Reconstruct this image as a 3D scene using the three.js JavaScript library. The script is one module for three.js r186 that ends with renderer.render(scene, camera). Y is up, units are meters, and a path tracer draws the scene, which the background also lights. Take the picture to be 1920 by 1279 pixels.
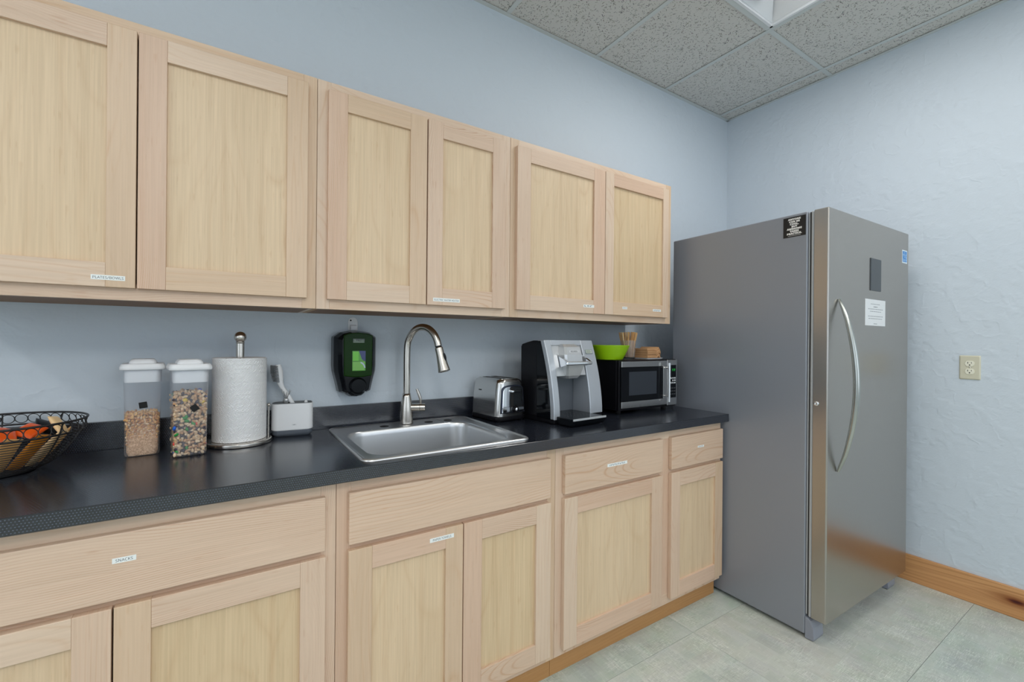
import * as THREE from 'three';
import { RoundedBoxGeometry } from 'three/addons/geometries/RoundedBoxGeometry.js';
import { mergeGeometries } from 'three/addons/utils/BufferGeometryUtils.js';
import { RectAreaLightUniformsLib } from 'three/addons/lights/RectAreaLightUniformsLib.js';

// ------------------------------------------------------------------ camera, exposure, lights
const scene = new THREE.Scene();
scene.background = new THREE.Color().setRGB(1.55, 1.75, 1.98);   // overcast daylight outside the window behind the camera
const IMG_H = 1279, FOCAL = 827.37;
const camera = new THREE.PerspectiveCamera(2 * Math.atan(IMG_H / 2 / FOCAL) * 180 / Math.PI, 1920 / 1279, 0.05, 40);
camera.position.set(0, 1.2851, 1.9106);
camera.rotation.order = 'YXZ';
camera.rotation.set(0, -32.85 * Math.PI / 180, 0.492 * Math.PI / 180);
scene.add(camera);
const renderer = new THREE.WebGLRenderer({ antialias: true });
renderer.toneMapping = THREE.LinearToneMapping;
renderer.toneMappingExposure = 1.0;
renderer.shadowMap.enabled = true;
RectAreaLightUniformsLib.init();
const LAMP = 20.5;                                // radiance of the troffer lamps
const LAMP_COLOR = new THREE.Color(1.0, 0.985, 0.96);
// troffer cells: [x centre, z start, label]
const FIXTURES = [
  [2.095, 0.68, 'white recessed ceiling light above the fridge and counter end'],
  [-0.345, 1.90, 'white recessed ceiling light out of view above the camera'],
  [-2.175, 0.68, 'white recessed ceiling light out of view near the left wall'],
  [2.095, 3.12, 'white recessed ceiling light out of view in the far back right corner'],
  [0.875, 3.12, 'white recessed ceiling light out of view behind the camera, beside the corner one'],
  [-0.345, 3.12, 'white recessed ceiling light out of view straight behind the camera'],
  [-1.565, 3.12, 'white recessed ceiling light out of view at the far back left'],
];

// ------------------------------------------------------------------ helpers
let seed = 7;
const rnd = () => { seed = (seed + 0x6d2b79f5) | 0; let t = Math.imul(seed ^ (seed >>> 15), 1 | seed); t = (t + Math.imul(t ^ (t >>> 7), 61 | t)) ^ t; return ((t ^ (t >>> 14)) >>> 0) / 4294967296; };
const rr = (a, b) => a + (b - a) * rnd();
const V = (x, y, z) => new THREE.Vector3(x, y, z);
const used = new Map();
function numbered(name) { const n = used.get(name) || 0; used.set(name, n + 1); return n ? name + '_' + String(n).padStart(3, '0') : name; }
function thing(name, label, category, pos = [0, 0, 0], turn = 0, group) {
  const o = new THREE.Group(); o.name = numbered(name); o.position.set(...pos); o.rotation.y = turn;
  o.userData = { label, category }; if (group) o.userData.group = group;
  scene.add(o); return o;
}
function part(name, geo, mat, parent, label) {
  const m = new THREE.Mesh(geo, mat); m.name = numbered(name); m.castShadow = m.receiveShadow = true;
  if (label) m.userData.label = label;
  parent.add(m); return m;
}
function sub(name, parent, label) { const g = new THREE.Group(); g.name = numbered(name); if (label) g.userData.label = label; parent.add(g); return g; }
function solo(name, geo, mat, label, category, group) { const m = part(name, geo, mat, scene); m.userData = { label, category }; if (group) m.userData.group = group; return m; }
function struct(name, geo, mat) { const m = part(name, geo, mat, scene); m.userData.kind = 'structure'; return m; }
function structGroup(name) { const g = new THREE.Group(); g.name = numbered(name); g.userData.kind = 'structure'; scene.add(g); return g; }
function plain(g) { const q = g.index ? g.toNonIndexed() : g; for (const k of Object.keys(q.attributes)) if (!['position', 'normal', 'uv'].includes(k)) q.deleteAttribute(k); if (!q.attributes.uv) q.setAttribute('uv', new THREE.BufferAttribute(new Float32Array(q.attributes.position.count * 2), 2)); q.clearGroups(); return q; }
const merge = (...gs) => mergeGeometries(gs.flat().map(plain));
function mv(g, x = 0, y = 0, z = 0, rx = 0, ry = 0, rz = 0) { if (rx) g.rotateX(rx); if (ry) g.rotateY(ry); if (rz) g.rotateZ(rz); g.translate(x, y, z); return g; }
// uv in metres from the box faces; the grain runs along the v axis of the texture
function uvBox(g, grain = 'y', ou = 0, ov = 0, su = 1, sv = 1) {
  g = g.index ? g.toNonIndexed() : g;
  const p = g.attributes.position, n = g.attributes.normal, uv = new Float32Array(p.count * 2);
  const gi = { x: 0, y: 1, z: 2 }[grain];
  for (let i = 0; i < p.count; i += 3) {
    const nn = [0, 0, 0];
    for (let k = 0; k < 3; k++) { nn[0] += n.getX(i + k); nn[1] += n.getY(i + k); nn[2] += n.getZ(i + k); }
    const a = nn.map(Math.abs), d = a[0] > a[1] && a[0] > a[2] ? 0 : a[1] > a[2] ? 1 : 2;
    const others = [0, 1, 2].filter((q) => q !== d);
    let vi = others.includes(gi) ? gi : others[1], ui = others.find((q) => q !== vi);
    for (let k = 0; k < 3; k++) {
      const c = [p.getX(i + k), p.getY(i + k), p.getZ(i + k)];
      uv[(i + k) * 2] = (c[ui] + ou) * su; uv[(i + k) * 2 + 1] = (c[vi] + ov) * sv;
    }
  }
  g.setAttribute('uv', new THREE.BufferAttribute(uv, 2));
  return g;
}
// a box between two corners, with rounded edges
function box(x0, y0, z0, x1, y1, z1, r = 0.0015, seg = 2) {
  const w = x1 - x0, h = y1 - y0, d = z1 - z0, q = Math.min(r, w / 2.01, h / 2.01, d / 2.01);
  const g = q > 0 ? new RoundedBoxGeometry(w, h, d, seg, q) : new THREE.BoxGeometry(w, h, d);
  return mv(plain(g), (x0 + x1) / 2, (y0 + y1) / 2, (z0 + z1) / 2);
}
// closed surface through rings of equal length (each an array of Vector3)
function loft(rings, { capStart = true, capEnd = true, smooth = true, closed = true, uvScale = 1 } = {}) {
  const n = rings[0].length, pos = [], idx = [], uv = [];
  let vAcc = 0;
  rings.forEach((r, j) => {
    if (j) vAcc += r[0].distanceTo(rings[j - 1][0]);
    let uAcc = 0;
    for (let i = 0; i <= n; i++) { const p = r[i % n]; if (i) uAcc += p.distanceTo(r[(i - 1) % n]); pos.push(p.x, p.y, p.z); uv.push(uAcc * uvScale, vAcc * uvScale); }
  });
  const m = n + 1, lim = closed ? n : n - 1;
  for (let j = 0; j < rings.length - 1; j++) for (let i = 0; i < lim; i++) { const a = j * m + i, b = a + 1, c = a + m, d = c + 1; idx.push(a, b, d, a, d, c); }
  let g = new THREE.BufferGeometry();
  g.setAttribute('position', new THREE.Float32BufferAttribute(pos, 3)); g.setAttribute('uv', new THREE.Float32BufferAttribute(uv, 2)); g.setIndex(idx);
  if (smooth) {
    g.computeVertexNormals();
    const nm = g.attributes.normal;                       // join the seam
    for (let j = 0; j < rings.length; j++) { const a = j * m, b = a + n, s = V(nm.getX(a) + nm.getX(b), nm.getY(a) + nm.getY(b), nm.getZ(a) + nm.getZ(b)).normalize(); nm.setXYZ(a, s.x, s.y, s.z); nm.setXYZ(b, s.x, s.y, s.z); }
    g = g.toNonIndexed();
  } else { g = g.toNonIndexed(); g.computeVertexNormals(); }
  const out = [g];
  const cap = (r, flip) => {
    const c = r.reduce((s, p) => s.add(p), V(0, 0, 0)).multiplyScalar(1 / n), q = [], u = [];
    for (let i = 0; i < n; i++) { const t = flip ? [c, r[(i + 1) % n], r[i]] : [c, r[i], r[(i + 1) % n]]; for (const p of t) { q.push(p.x, p.y, p.z); u.push(p.x * uvScale, (p.y + p.z) * uvScale); } }
    const h = new THREE.BufferGeometry(); h.setAttribute('position', new THREE.Float32BufferAttribute(q, 3)); h.setAttribute('uv', new THREE.Float32BufferAttribute(u, 2)); h.computeVertexNormals(); out.push(h);
  };
  if (capStart) cap(rings[0], true);
  if (capEnd) cap(rings[rings.length - 1], false);
  return merge(out);
}
// rounded rectangle outline in a horizontal plane, counter-clockwise seen from above
function rrect(cx, cz, w, d, r, y, n = 6) {
  const out = [];
  for (const [sx, sz, a0] of [[1, -1, 0], [-1, -1, 90], [-1, 1, 180], [1, 1, 270]])
    for (let i = 0; i <= n; i++) { const a = (a0 + 90 * i / n) * Math.PI / 180; out.push(V(cx + sx * (w / 2 - r) + r * Math.cos(a), y, cz + sz * (d / 2 - r) - r * Math.sin(a))); }
  return out;
}
const circle = (cx, y, cz, r, n = 32) => Array.from({ length: n }, (_, i) => { const a = i / n * 2 * Math.PI; return V(cx + r * Math.cos(a), y, cz - r * Math.sin(a)); });
const lathe = (pts, seg = 40) => plain(new THREE.LatheGeometry(pts.map(([r, y]) => new THREE.Vector2(r, y)), seg));
function tube(points, r, seg = 24, rad = 8, closed = false, tension = 0.5) {
  const c = new THREE.CatmullRomCurve3(points, closed, 'catmullrom', tension);
  return plain(new THREE.TubeGeometry(c, seg, r, rad, closed));
}
// tube with its own radius at each point along the curve
function taperTube(points, radius, seg = 40, rad = 14, squash = 1) {
  const c = new THREE.CatmullRomCurve3(points), fr = c.computeFrenetFrames(seg, false), rings = [];
  for (let i = 0; i <= seg; i++) {
    const t = i / seg, p = c.getPointAt(t), R = radius(t), ring = [];
    for (let k = 0; k < rad; k++) { const a = k / rad * 2 * Math.PI; ring.push(p.clone().addScaledVector(fr.normals[i], Math.cos(a) * R).addScaledVector(fr.binormals[i], Math.sin(a) * R * squash)); }
    rings.push(ring);
  }
  return loft(rings);
}
function extrude(pts, depth, bevel = 0, seg = 2, holes = []) {
  const s = new THREE.Shape(pts.map((p) => new THREE.Vector2(...p)));
  for (const h of holes) s.holes.push(new THREE.Path(h.map((p) => new THREE.Vector2(...p))));
  return plain(new THREE.ExtrudeGeometry(s, { depth: depth - 2 * bevel, bevelEnabled: bevel > 0, bevelSize: bevel, bevelThickness: bevel, bevelOffset: -bevel, bevelSegments: seg, curveSegments: 12 })).translate(0, 0, bevel);
}
// profile in (z, y) swept along x from x0 to x1
function sweepX(zy, x0, x1, bevel = 0.001) { const g = extrude(zy.map(([z, y]) => [-z, y]), x1 - x0, bevel); g.rotateY(Math.PI / 2); g.translate(x0, 0, 0); return g; }
const rod = (a, b, r, r2 = r, rad = 12) => { const d = b.clone().sub(a), g = plain(new THREE.CylinderGeometry(r2, r, d.length(), rad)); g.applyQuaternion(new THREE.Quaternion().setFromUnitVectors(V(0, 1, 0), d.clone().normalize())); g.translate((a.x + b.x) / 2, (a.y + b.y) / 2, (a.z + b.z) / 2); return g; };

// ------------------------------------------------------------------ textures
function hash2(x, y, s) { let h = Math.imul(x, 374761393) ^ Math.imul(y, 668265263) ^ Math.imul(s, 1274126177); h = Math.imul(h ^ (h >>> 13), 1274126177); return ((h ^ (h >>> 16)) >>> 0) / 4294967296; }
function noise(x, y, px, py, s) {           // value noise with periods px, py
  const x0 = Math.floor(x), y0 = Math.floor(y), fx = x - x0, fy = y - y0, ux = fx * fx * (3 - 2 * fx), uy = fy * fy * (3 - 2 * fy);
  const m = (a, b) => ((a % b) + b) % b, X0 = m(x0, px), X1 = m(x0 + 1, px), Y0 = m(y0, py), Y1 = m(y0 + 1, py);
  const a = hash2(X0, Y0, s), b = hash2(X1, Y0, s), c = hash2(X0, Y1, s), d = hash2(X1, Y1, s);
  return a + (b - a) * ux + (c - a) * uy + (a - b - c + d) * ux * uy;
}
function dataTex(w, h, f, srgb, rx = 1, ry = 1) {
  const d = new Uint8Array(w * h * 4);
  for (let y = 0; y < h; y++) for (let x = 0; x < w; x++) { const c = f(x / w, y / h, x, y), o = (y * w + x) * 4; d[o] = Math.max(0, Math.min(255, c[0])); d[o + 1] = Math.max(0, Math.min(255, c[1])); d[o + 2] = Math.max(0, Math.min(255, c[2])); d[o + 3] = 255; }
  const t = new THREE.DataTexture(d, w, h); t.wrapS = t.wrapT = THREE.RepeatWrapping; t.magFilter = THREE.LinearFilter; t.minFilter = THREE.LinearMipmapLinearFilter; t.generateMipmaps = true;
  if (srgb) t.colorSpace = THREE.SRGBColorSpace; t.repeat.set(rx, ry); t.needsUpdate = true; return t;
}
function canvasTex(w, h, draw, srgb = true) { const c = document.createElement('canvas'); c.width = w; c.height = h; draw(c.getContext('2d'), w, h); const t = new THREE.CanvasTexture(c); if (srgb) t.colorSpace = THREE.SRGBColorSpace; t.wrapS = t.wrapT = THREE.RepeatWrapping; t.anisotropy = 8; return t; }
const std = (o) => new THREE.MeshStandardMaterial(o), phys = (o) => new THREE.MeshPhysicalMaterial(o);
const srgb = (r, g, b) => new THREE.Color().setRGB(r / 255, g / 255, b / 255, THREE.SRGBColorSpace);

// maple: the board is cut from a log whose rings make arches; u spans 0.5 m, v spans 1.6 m
function maple(s, base, line, { arch = 1, fibre = 6, tone = 8, streak = 0, freq = 60, ink = 0.45, wav = 1 } = {}) {
  const W = 512, H = 1024;
  return dataTex(W, H, (u, v) => {
    const warp = noise(u * 2, v * 3, 2, 3, s) - 0.5, warp2 = noise(u * 10, v * 16, 10, 16, s + 1) - 0.5;
    const x = Math.abs(((u * 2 + 0.16 * wav * warp) % 1) - 0.5) * 0.5;
    const depth = 0.085 + 0.040 * wav * Math.sin(v * 2 * Math.PI + warp * 2) + 0.012 * wav * Math.sin(v * 6 * Math.PI + s) + 0.004 * wav * warp2;
    const ring = Math.sqrt(x * x / arch + depth * depth) * freq + warp2 * 0.35 * wav;
    const f = ring - Math.floor(ring), ln = Math.pow(Math.max(0, 1 - Math.abs(f - 0.5) * 4.5), 1.6) * Math.max(0, noise(u * 9, v * 9, 9, 9, s + 2) - 0.25) * 1.3;
    const fib = noise(u * 210, v * 14, 210, 14, s + 3) - 0.5, fib2 = noise(u * 70, v * 5, 70, 5, s + 4) - 0.5, big = noise(u * 5, v * 2, 5, 2, s + 5) - 0.5;
    const st = streak * Math.pow(Math.max(0, noise(u * 26, v * 3, 26, 3, s + 6) - 0.6) / 0.4, 1.3);
    const fl = Math.max(0, noise(u * 130, v * 34, 130, 34, s + 8) - 0.86) / 0.14;
    const k = ln * ink + st * 0.4 + fl * 0.22;
    return [0, 1, 2].map((c) => base[c] + (line[c] - base[c]) * k + fib * fibre * 1.3 + fib2 * fibre * 0.6 + big * tone);
  }, true, 1 / 0.5, 1 / 1.6);
}
const WOOD = [
  maple(11, [217, 190, 166], [184, 134, 104], { freq: 110, ink: 0.75 }),
  maple(23, [220, 195, 171], [202, 160, 124], { freq: 80, arch: 4, ink: 0.55, wav: 0.6 }),
  maple(37, [213, 182, 157], [186, 134, 98], { freq: 120, tone: 14, streak: 0.3, ink: 0.75 }),
  maple(41, [216, 188, 163], [192, 142, 106], { freq: 90, arch: 2, ink: 0.65, wav: 0.8 }),
  maple(47, [214, 186, 157], [196, 152, 112], { freq: 70, arch: 6, ink: 0.45, wav: 0.5 }),
].map((map) => std({ map, roughness: 0.42 }));
const PANEL = [
  maple(53, [219, 193, 159], [182, 140, 98], { freq: 60, arch: 9, fibre: 9, tone: 8, streak: 0.45, ink: 0.22, wav: 0.45 }),
  maple(67, [214, 188, 151], [178, 136, 94], { freq: 50, arch: 12, fibre: 9, tone: 7, streak: 0.55, ink: 0.2, wav: 0.4 }),
].map((map) => std({ map, roughness: 0.42 }));
const CARCASS = std({ map: maple(71, [190, 150, 104], [150, 105, 62], { freq: 40 }), roughness: 0.5 });
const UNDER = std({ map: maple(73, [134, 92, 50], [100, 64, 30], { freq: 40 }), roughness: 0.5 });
const board = (x0, y0, z0, x1, y1, z1, grain, r = 0.0015) => uvBox(box(x0, y0, z0, x1, y1, z1, r), grain, rr(0, 3), rr(0, 3));
const wood = () => WOOD[Math.floor(rnd() * WOOD.length)];

const wallBump = dataTex(1024, 1024, (u, v) => {
  const a = noise(u * 46, v * 46, 46, 46, 3), b = noise(u * 110, v * 110, 110, 110, 4), c = noise(u * 18 + 0.6 * a, v * 18, 18, 18, 5), d = noise(u * 260, v * 260, 260, 260, 6);
  const ridge = Math.pow(1 - Math.abs(c * 2 - 1), 6), q = Math.max(0, a - 0.45) * 1.2 + 0.55 * ridge * b + 0.12 * d;
  const k = 60 + 150 * q; return [k, k, k];
}, false, 1 / 1.3, 1 / 1.3);
const M = {};
M.wall = std({ color: new THREE.Color(0.605, 0.67, 0.73), roughness: 0.62, bumpMap: wallBump, bumpScale: 0.0035 });
M.ceilingTile = (() => {
  const map = canvasTex(1024, 1024, (c, w, h) => {
    c.fillStyle = '#d3d1cb'; c.fillRect(0, 0, w, h);
    for (let i = 0; i < 9000; i++) { c.fillStyle = rnd() < 0.5 ? 'rgba(255,255,255,0.10)' : 'rgba(90,88,84,0.10)'; c.fillRect(rr(0, w), rr(0, h), rr(1, 4), rr(1, 4)); }
    c.lineCap = 'round';
    for (let i = 0; i < 2100; i++) {
      const x = rr(0, w), y = rr(0, h), L = rnd() < 0.35 ? rr(1, 5) : rr(6, 22), a = rr(0, 6.28), bend = rr(-0.9, 0.9);
      c.strokeStyle = `rgba(${70 + rr(0, 30)},${68 + rr(0, 30)},${64 + rr(0, 26)},${rr(0.6, 1)})`; c.lineWidth = rr(1.8, 4.2);
      for (const ox of [0, -w, w]) for (const oy of [0, -h, h]) { if (x + ox < -40 || x + ox > w + 40 || y + oy < -40 || y + oy > h + 40) continue; c.beginPath(); c.moveTo(x + ox, y + oy); c.quadraticCurveTo(x + ox + L / 2 * Math.cos(a), y + oy + L / 2 * Math.sin(a), x + ox + L * Math.cos(a + bend), y + oy + L * Math.sin(a + bend)); c.stroke(); }
    }
  });
  map.repeat.set(1 / 0.62, 1 / 0.62);
  return std({ map, roughness: 0.95 });
})();
M.grid = std({ color: srgb(205, 210, 208), roughness: 0.5 });
M.whitePaint = std({ color: new THREE.Color(0.82, 0.83, 0.84), roughness: 0.35 });
M.lamp = std({ color: 0xffffff, emissive: LAMP_COLOR, emissiveIntensity: 1.3, roughness: 0.6 });
M.floor = [0, 1, 2, 3].map((k) => {
  const map = canvasTex(1024, 1024, (c, w, h) => {
    c.fillStyle = ['#c4ccc3', '#c7cdc5', '#c0c8c0', '#c8ccc3'][k]; c.fillRect(0, 0, w, h);
    for (let i = 0; i < 260; i++) { c.fillStyle = `rgba(${120 + rr(0, 40)},${128 + rr(0, 40)},${122 + rr(0, 40)},0.05)`; const s = rr(60, 260); c.fillRect(rr(-100, w), rr(-100, h), s, s * rr(0.3, 1)); }
    const spots = Array.from({ length: 26 }, () => [rr(0, w), rr(0, h), rr(60, 170)]);
    for (let i = 0; i < 11000; i++) {
      const near = rnd() < 0.8, sp = spots[Math.floor(rnd() * spots.length)], g = () => (rnd() + rnd() + rnd() - 1.5) * 0.9;
      const x = near ? sp[0] + g() * sp[2] : rr(0, w), y = near ? sp[1] + g() * sp[2] : rr(0, h), L = rr(5, 46), hz = rnd() < 0.5, lt = rnd() < 0.66;
      c.fillStyle = lt ? `rgba(244,247,238,${rr(0.10, 0.50)})` : `rgba(112,124,116,${rr(0.06, 0.30)})`;
      if (hz) c.fillRect(x - L / 2, y, L, rr(0.8, 2.2)); else c.fillRect(x, y - L / 2, rr(0.8, 2.2), L);
    }
  });
  map.repeat.set(1 / 0.61, 1 / 0.61);
  return std({ map, roughness: 0.42 });
});
M.grout = std({ color: srgb(96, 102, 98), roughness: 0.9 });
// laminate with a fine woven dot pattern, 5.6 mm repeat
const weave = dataTex(128, 128, (u, v) => {
  const X = u * 4, Y = v * 4, row = Math.floor(Y), fx = ((X + (row % 2) * 0.5) % 1) - 0.5, fy = (Y % 1) - 0.5;
  const d = Math.max(0, 1 - Math.hypot(fx / 0.30, fy / 0.22)), e = Math.max(0, 1 - Math.abs(fy) / 0.5) * 0.12;
  const k = Math.min(1, d * 1.7); return [22 + 62 * k + 20 * e, 25 + 66 * k + 20 * e, 33 + 72 * k + 24 * e];
}, true, 1 / 0.0224, 1 / 0.0224);
const weaveB = dataTex(128, 128, (u, v) => { const X = u * 4, Y = v * 4, row = Math.floor(Y), fx = ((X + (row % 2) * 0.5) % 1) - 0.5, fy = (Y % 1) - 0.5; const k = 255 * Math.min(1, 1.6 * Math.max(0, 1 - Math.hypot(fx / 0.34, fy / 0.26))); return [k, k, k]; }, false, 1 / 0.0224, 1 / 0.0224);
M.laminate = phys({ map: weave, roughness: 0.2, ior: 1.8, bumpMap: weaveB, bumpScale: 0.00006 });
const brushed = (vert) => dataTex(512, 512, (u, v) => { const a = vert ? u : v, b = vert ? v : u, k = 150 + 70 * (noise(a * 250, b * 5, 250, 5, 9) - 0.5) + 50 * (noise(a * 90, b * 3, 90, 3, 10) - 0.5); return [k, k, k]; }, false, 4, 4);
const brushV = brushed(true), brushH = brushed(false);
M.steel = std({ color: new THREE.Color(0.62, 0.61, 0.59), metalness: 1, roughness: 0.33, roughnessMap: brushH });
M.sink = std({ color: new THREE.Color(0.66, 0.67, 0.68), metalness: 1, roughness: 0.34 });
M.nickel = std({ color: new THREE.Color(0.62, 0.58, 0.53), metalness: 1, roughness: 0.24 });
M.chrome = std({ color: new THREE.Color(0.82, 0.83, 0.85), metalness: 1, roughness: 0.06 });
M.door = std({ color: new THREE.Color(0.46, 0.43, 0.395), metalness: 1, roughness: 0.27 });
M.fridgePaint = std({ color: new THREE.Color(0.285, 0.305, 0.345), roughness: 0.34, metalness: 0.25 });
M.fridgePlastic = std({ color: new THREE.Color(0.27, 0.29, 0.34), roughness: 0.45 });
M.gasket = std({ color: new THREE.Color(0.42, 0.43, 0.44), roughness: 0.6 });
M.black = phys({ color: new THREE.Color(0.007, 0.007, 0.009), roughness: 0.3, specularIntensity: 0.35 });
M.gloss = phys({ color: new THREE.Color(0.004, 0.005, 0.007), roughness: 0.1, specularIntensity: 0.4 });
M.rubber = std({ color: new THREE.Color(0.02, 0.02, 0.02), roughness: 0.7 });
M.wire = std({ color: new THREE.Color(0.012, 0.012, 0.013), roughness: 0.45 });
M.white = std({ color: new THREE.Color(0.80, 0.81, 0.82), roughness: 0.38 });
M.silver = std({ color: new THREE.Color(0.52, 0.55, 0.59), metalness: 0.55, roughness: 0.36 });
M.silverLight = std({ color: new THREE.Color(0.62, 0.63, 0.64), metalness: 0.55, roughness: 0.28 });
M.greyPlastic = std({ color: new THREE.Color(0.12, 0.135, 0.155), roughness: 0.4 });
M.ivory = std({ color: srgb(206, 202, 180), roughness: 0.35 });
M.ivoryLight = std({ color: srgb(232, 229, 210), roughness: 0.3 });
M.dark = std({ color: new THREE.Color(0.01, 0.01, 0.01), roughness: 0.8 });
function printed(w, h, draw, rough = 0.5) { const t = canvasTex(w, h, draw); t.wrapS = t.wrapT = THREE.ClampToEdgeWrapping; return std({ map: t, roughness: rough }); }
// a thin rectangular sheet facing +z, its print on the front face
function sheet(name, w, h, t, mat, edge, parent, pos, label) {
  const g = new THREE.BoxGeometry(w, h, t); const m = new THREE.Mesh(g, [edge, edge, edge, edge, mat, edge]); m.name = numbered(name); m.castShadow = m.receiveShadow = true;
  m.position.set(...pos); if (label) m.userData.label = label; parent.add(m); return m;
}
M.paper = std({ color: new THREE.Color(0.82, 0.83, 0.83), roughness: 0.6 });
// text '~n' stands for print too small to read in the photograph: n short marks
const strip = (text, w, h, frac = 0.72) => printed(512, Math.round(512 * h / w), (c, W, H) => { c.fillStyle = '#eef1ee'; c.fillRect(0, 0, W, H); c.fillStyle = '#26303a';
  if (text[0] === '~') { const n = +text.slice(1), a = W * 0.1, st = (W - 2 * a) / n; for (let i = 0; i < n; i++) { const x = a + i * st, t = H * 0.26, b = H * 0.74; c.fillStyle = '#4a5560'; c.fillRect(x, t, st * 0.2, b - t); c.fillRect(x, i % 3 ? t : b - H * 0.1, st * 0.62, H * 0.1); if (i % 2) c.fillRect(x + st * 0.44, H * 0.45, st * 0.2, b - H * 0.45); } return; }
  c.textAlign = 'center'; c.textBaseline = 'middle'; let s = H * frac; c.font = `${s}px sans-serif`; const m = c.measureText(text).width; if (m > W * 0.92) { s *= W * 0.92 / m; c.font = `${s}px sans-serif`; } c.fillText(text, W / 2, H * 0.53); });

// ------------------------------------------------------------------ room
const XL = -2.5, XR = 3.139, ZF = 4.64, CEIL = 2.941, T = 0.12;
struct('wall_back', uvBox(box(XL - T, 0, -T, XR + T, CEIL + 0.2, 0, 0), 'y'), M.wall);
struct('wall_right', uvBox(box(XR, 0, 0, XR + T, CEIL + 0.2, ZF, 0), 'y'), M.wall);
// two windows out of view: one in the wall behind the camera, one in the left wall
const WIN = [0.2, 2.8, 0.75, 2.35], WIN2 = [1.5, 3.7, 0.75, 2.35];
struct('wall_front', uvBox(merge(box(XL - T, 0, ZF, WIN[0], CEIL + 0.2, ZF + T, 0), box(WIN[1], 0, ZF, XR + T, CEIL + 0.2, ZF + T, 0), box(WIN[0], 0, ZF, WIN[1], WIN[2], ZF + T, 0), box(WIN[0], WIN[3], ZF, WIN[1], CEIL + 0.2, ZF + T, 0)), 'y'), M.wall);
struct('wall_left', uvBox(merge(box(XL - T, 0, 0, XL, CEIL + 0.2, WIN2[0], 0), box(XL - T, 0, WIN2[1], XL, CEIL + 0.2, ZF, 0), box(XL - T, 0, WIN2[0], XL, WIN2[2], WIN2[1], 0), box(XL - T, WIN2[3], WIN2[0], XL, CEIL + 0.2, WIN2[1], 0)), 'y'), M.wall);
function windowUnit(name, [a, b, c, d], place) {
  const w = structGroup(name), z0 = 0.03, z1 = 0.08, f = 0.05, n = 2; place(w);
  part('window_frame', merge(box(a, c, z0, b, c + f, z1, 0.003), box(a, d - f, z0, b, d, z1, 0.003), ...Array.from({ length: n + 1 }, (_, k) => { const x = a + (b - a - f) * k / n; return box(x, c + f, z0, x + f, d - f, z1, 0.003); })), M.whitePaint, w);
  for (let k = 0; k < n; k++) { const x = a + (b - a - f) * k / n; part('pane', box(x + f, c + f, z0 + 0.022, x + (b - a - f) / n, d - f, z0 + 0.026, 0), phys({ color: 0xffffff, transmission: 1, thickness: 0, roughness: 0, ior: 1.5 }), w); }
}
windowUnit('window_1', WIN, (w) => w.position.set(0, 0, ZF));
windowUnit('window_2', WIN2, (w) => { w.position.set(XL, 0, 0); w.rotation.y = -Math.PI / 2; });
{
  const fl = structGroup('floor');
  part('subfloor', box(XL - T, -0.12, -T, XR + T, -0.0015, ZF + T, 0), M.grout, fl);
  const xs = [], zs = [];
  for (let x = 1.745 - 1.395 * 4; x < XR + 0.7; x += 1.395) xs.push(x);
  for (let z = 0.708 - 0.613 * 2; z < ZF + 0.613; z += 0.613) zs.push(z);
  const gap = 0.0006;
  for (let i = 0; i + 1 < xs.length; i++) for (let j = 0; j + 1 < zs.length; j++) {
    const x0 = Math.max(xs[i], XL), x1 = Math.min(xs[i + 1], XR), z0 = Math.max(zs[j], 0), z1 = Math.min(zs[j + 1], ZF);
    if (x1 - x0 < 0.01 || z1 - z0 < 0.01) continue;
    const g = uvBox(box(x0 + gap, -0.003, z0 + gap, x1 - gap, 0, z1 - gap, 0.0006, 1), (i + j) % 2 ? 'z' : 'x', -xs[i], -zs[j]);
    part('floor_tile', g, M.floor[Math.floor(rnd() * 4)], fl);
  }
}
{
  const ce = structGroup('ceiling');
  part('slab', box(XL - T, CEIL + 0.20, -T, XR + T, CEIL + 0.28, ZF + T, 0), M.whitePaint, ce);
  const xs = [XL, ...Array.from({ length: 10 }, (_, k) => 3.012 - 0.61 * (9 - k)).filter((x) => x > XL + 0.05), XR], zs = [0, 0.68, 1.90, 3.12, 4.34, ZF];
  const lightCell = (x, z) => FIXTURES.some(([fx, fz]) => Math.abs(fx - x) < 0.25 && z > fz && z < fz + 1.22);
  for (let i = 0; i + 1 < xs.length; i++) for (let j = 0; j + 1 < zs.length; j++) {
    const cx = (xs[i] + xs[i + 1]) / 2, cz = (zs[j] + zs[j + 1]) / 2;
    if (lightCell(cx, cz)) continue;
    const y = CEIL + 0.004 + rr(0, 0.0015);
    part('ceiling_tile', uvBox(box(xs[i] + 0.004, y, zs[j] + 0.004, xs[i + 1] - 0.004, y + 0.016, zs[j + 1] - 0.004, 0.002, 1), 'z', rr(0, 3), rr(0, 3)), M.ceilingTile, ce);
  }
  for (const x of xs.slice(1, -1)) part('grid_bar', merge(box(x - 0.012, CEIL, 0, x + 0.012, CEIL + 0.002, ZF, 0.0004, 1), box(x - 0.001, CEIL, 0, x + 0.001, CEIL + 0.035, ZF, 0)), M.grid, ce);
  for (const z of zs.slice(1, -1)) for (let i = 0; i + 1 < xs.length; i++) part('cross_bar', box(xs[i] + (i ? 0.0125 : 0), CEIL + 0.0004, z - 0.012, xs[i + 1] - 0.0125, CEIL + 0.002, z + 0.012, 0.0004, 1), M.grid, ce);
  part('wall_angle', box(XL, CEIL - 0.001, 0, XR, CEIL + 0.001, 0.022, 0), M.grid, ce);
  part('wall_angle', box(XR - 0.022, CEIL - 0.001, 0, XR, CEIL + 0.001, ZF, 0), M.grid, ce);
}
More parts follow.
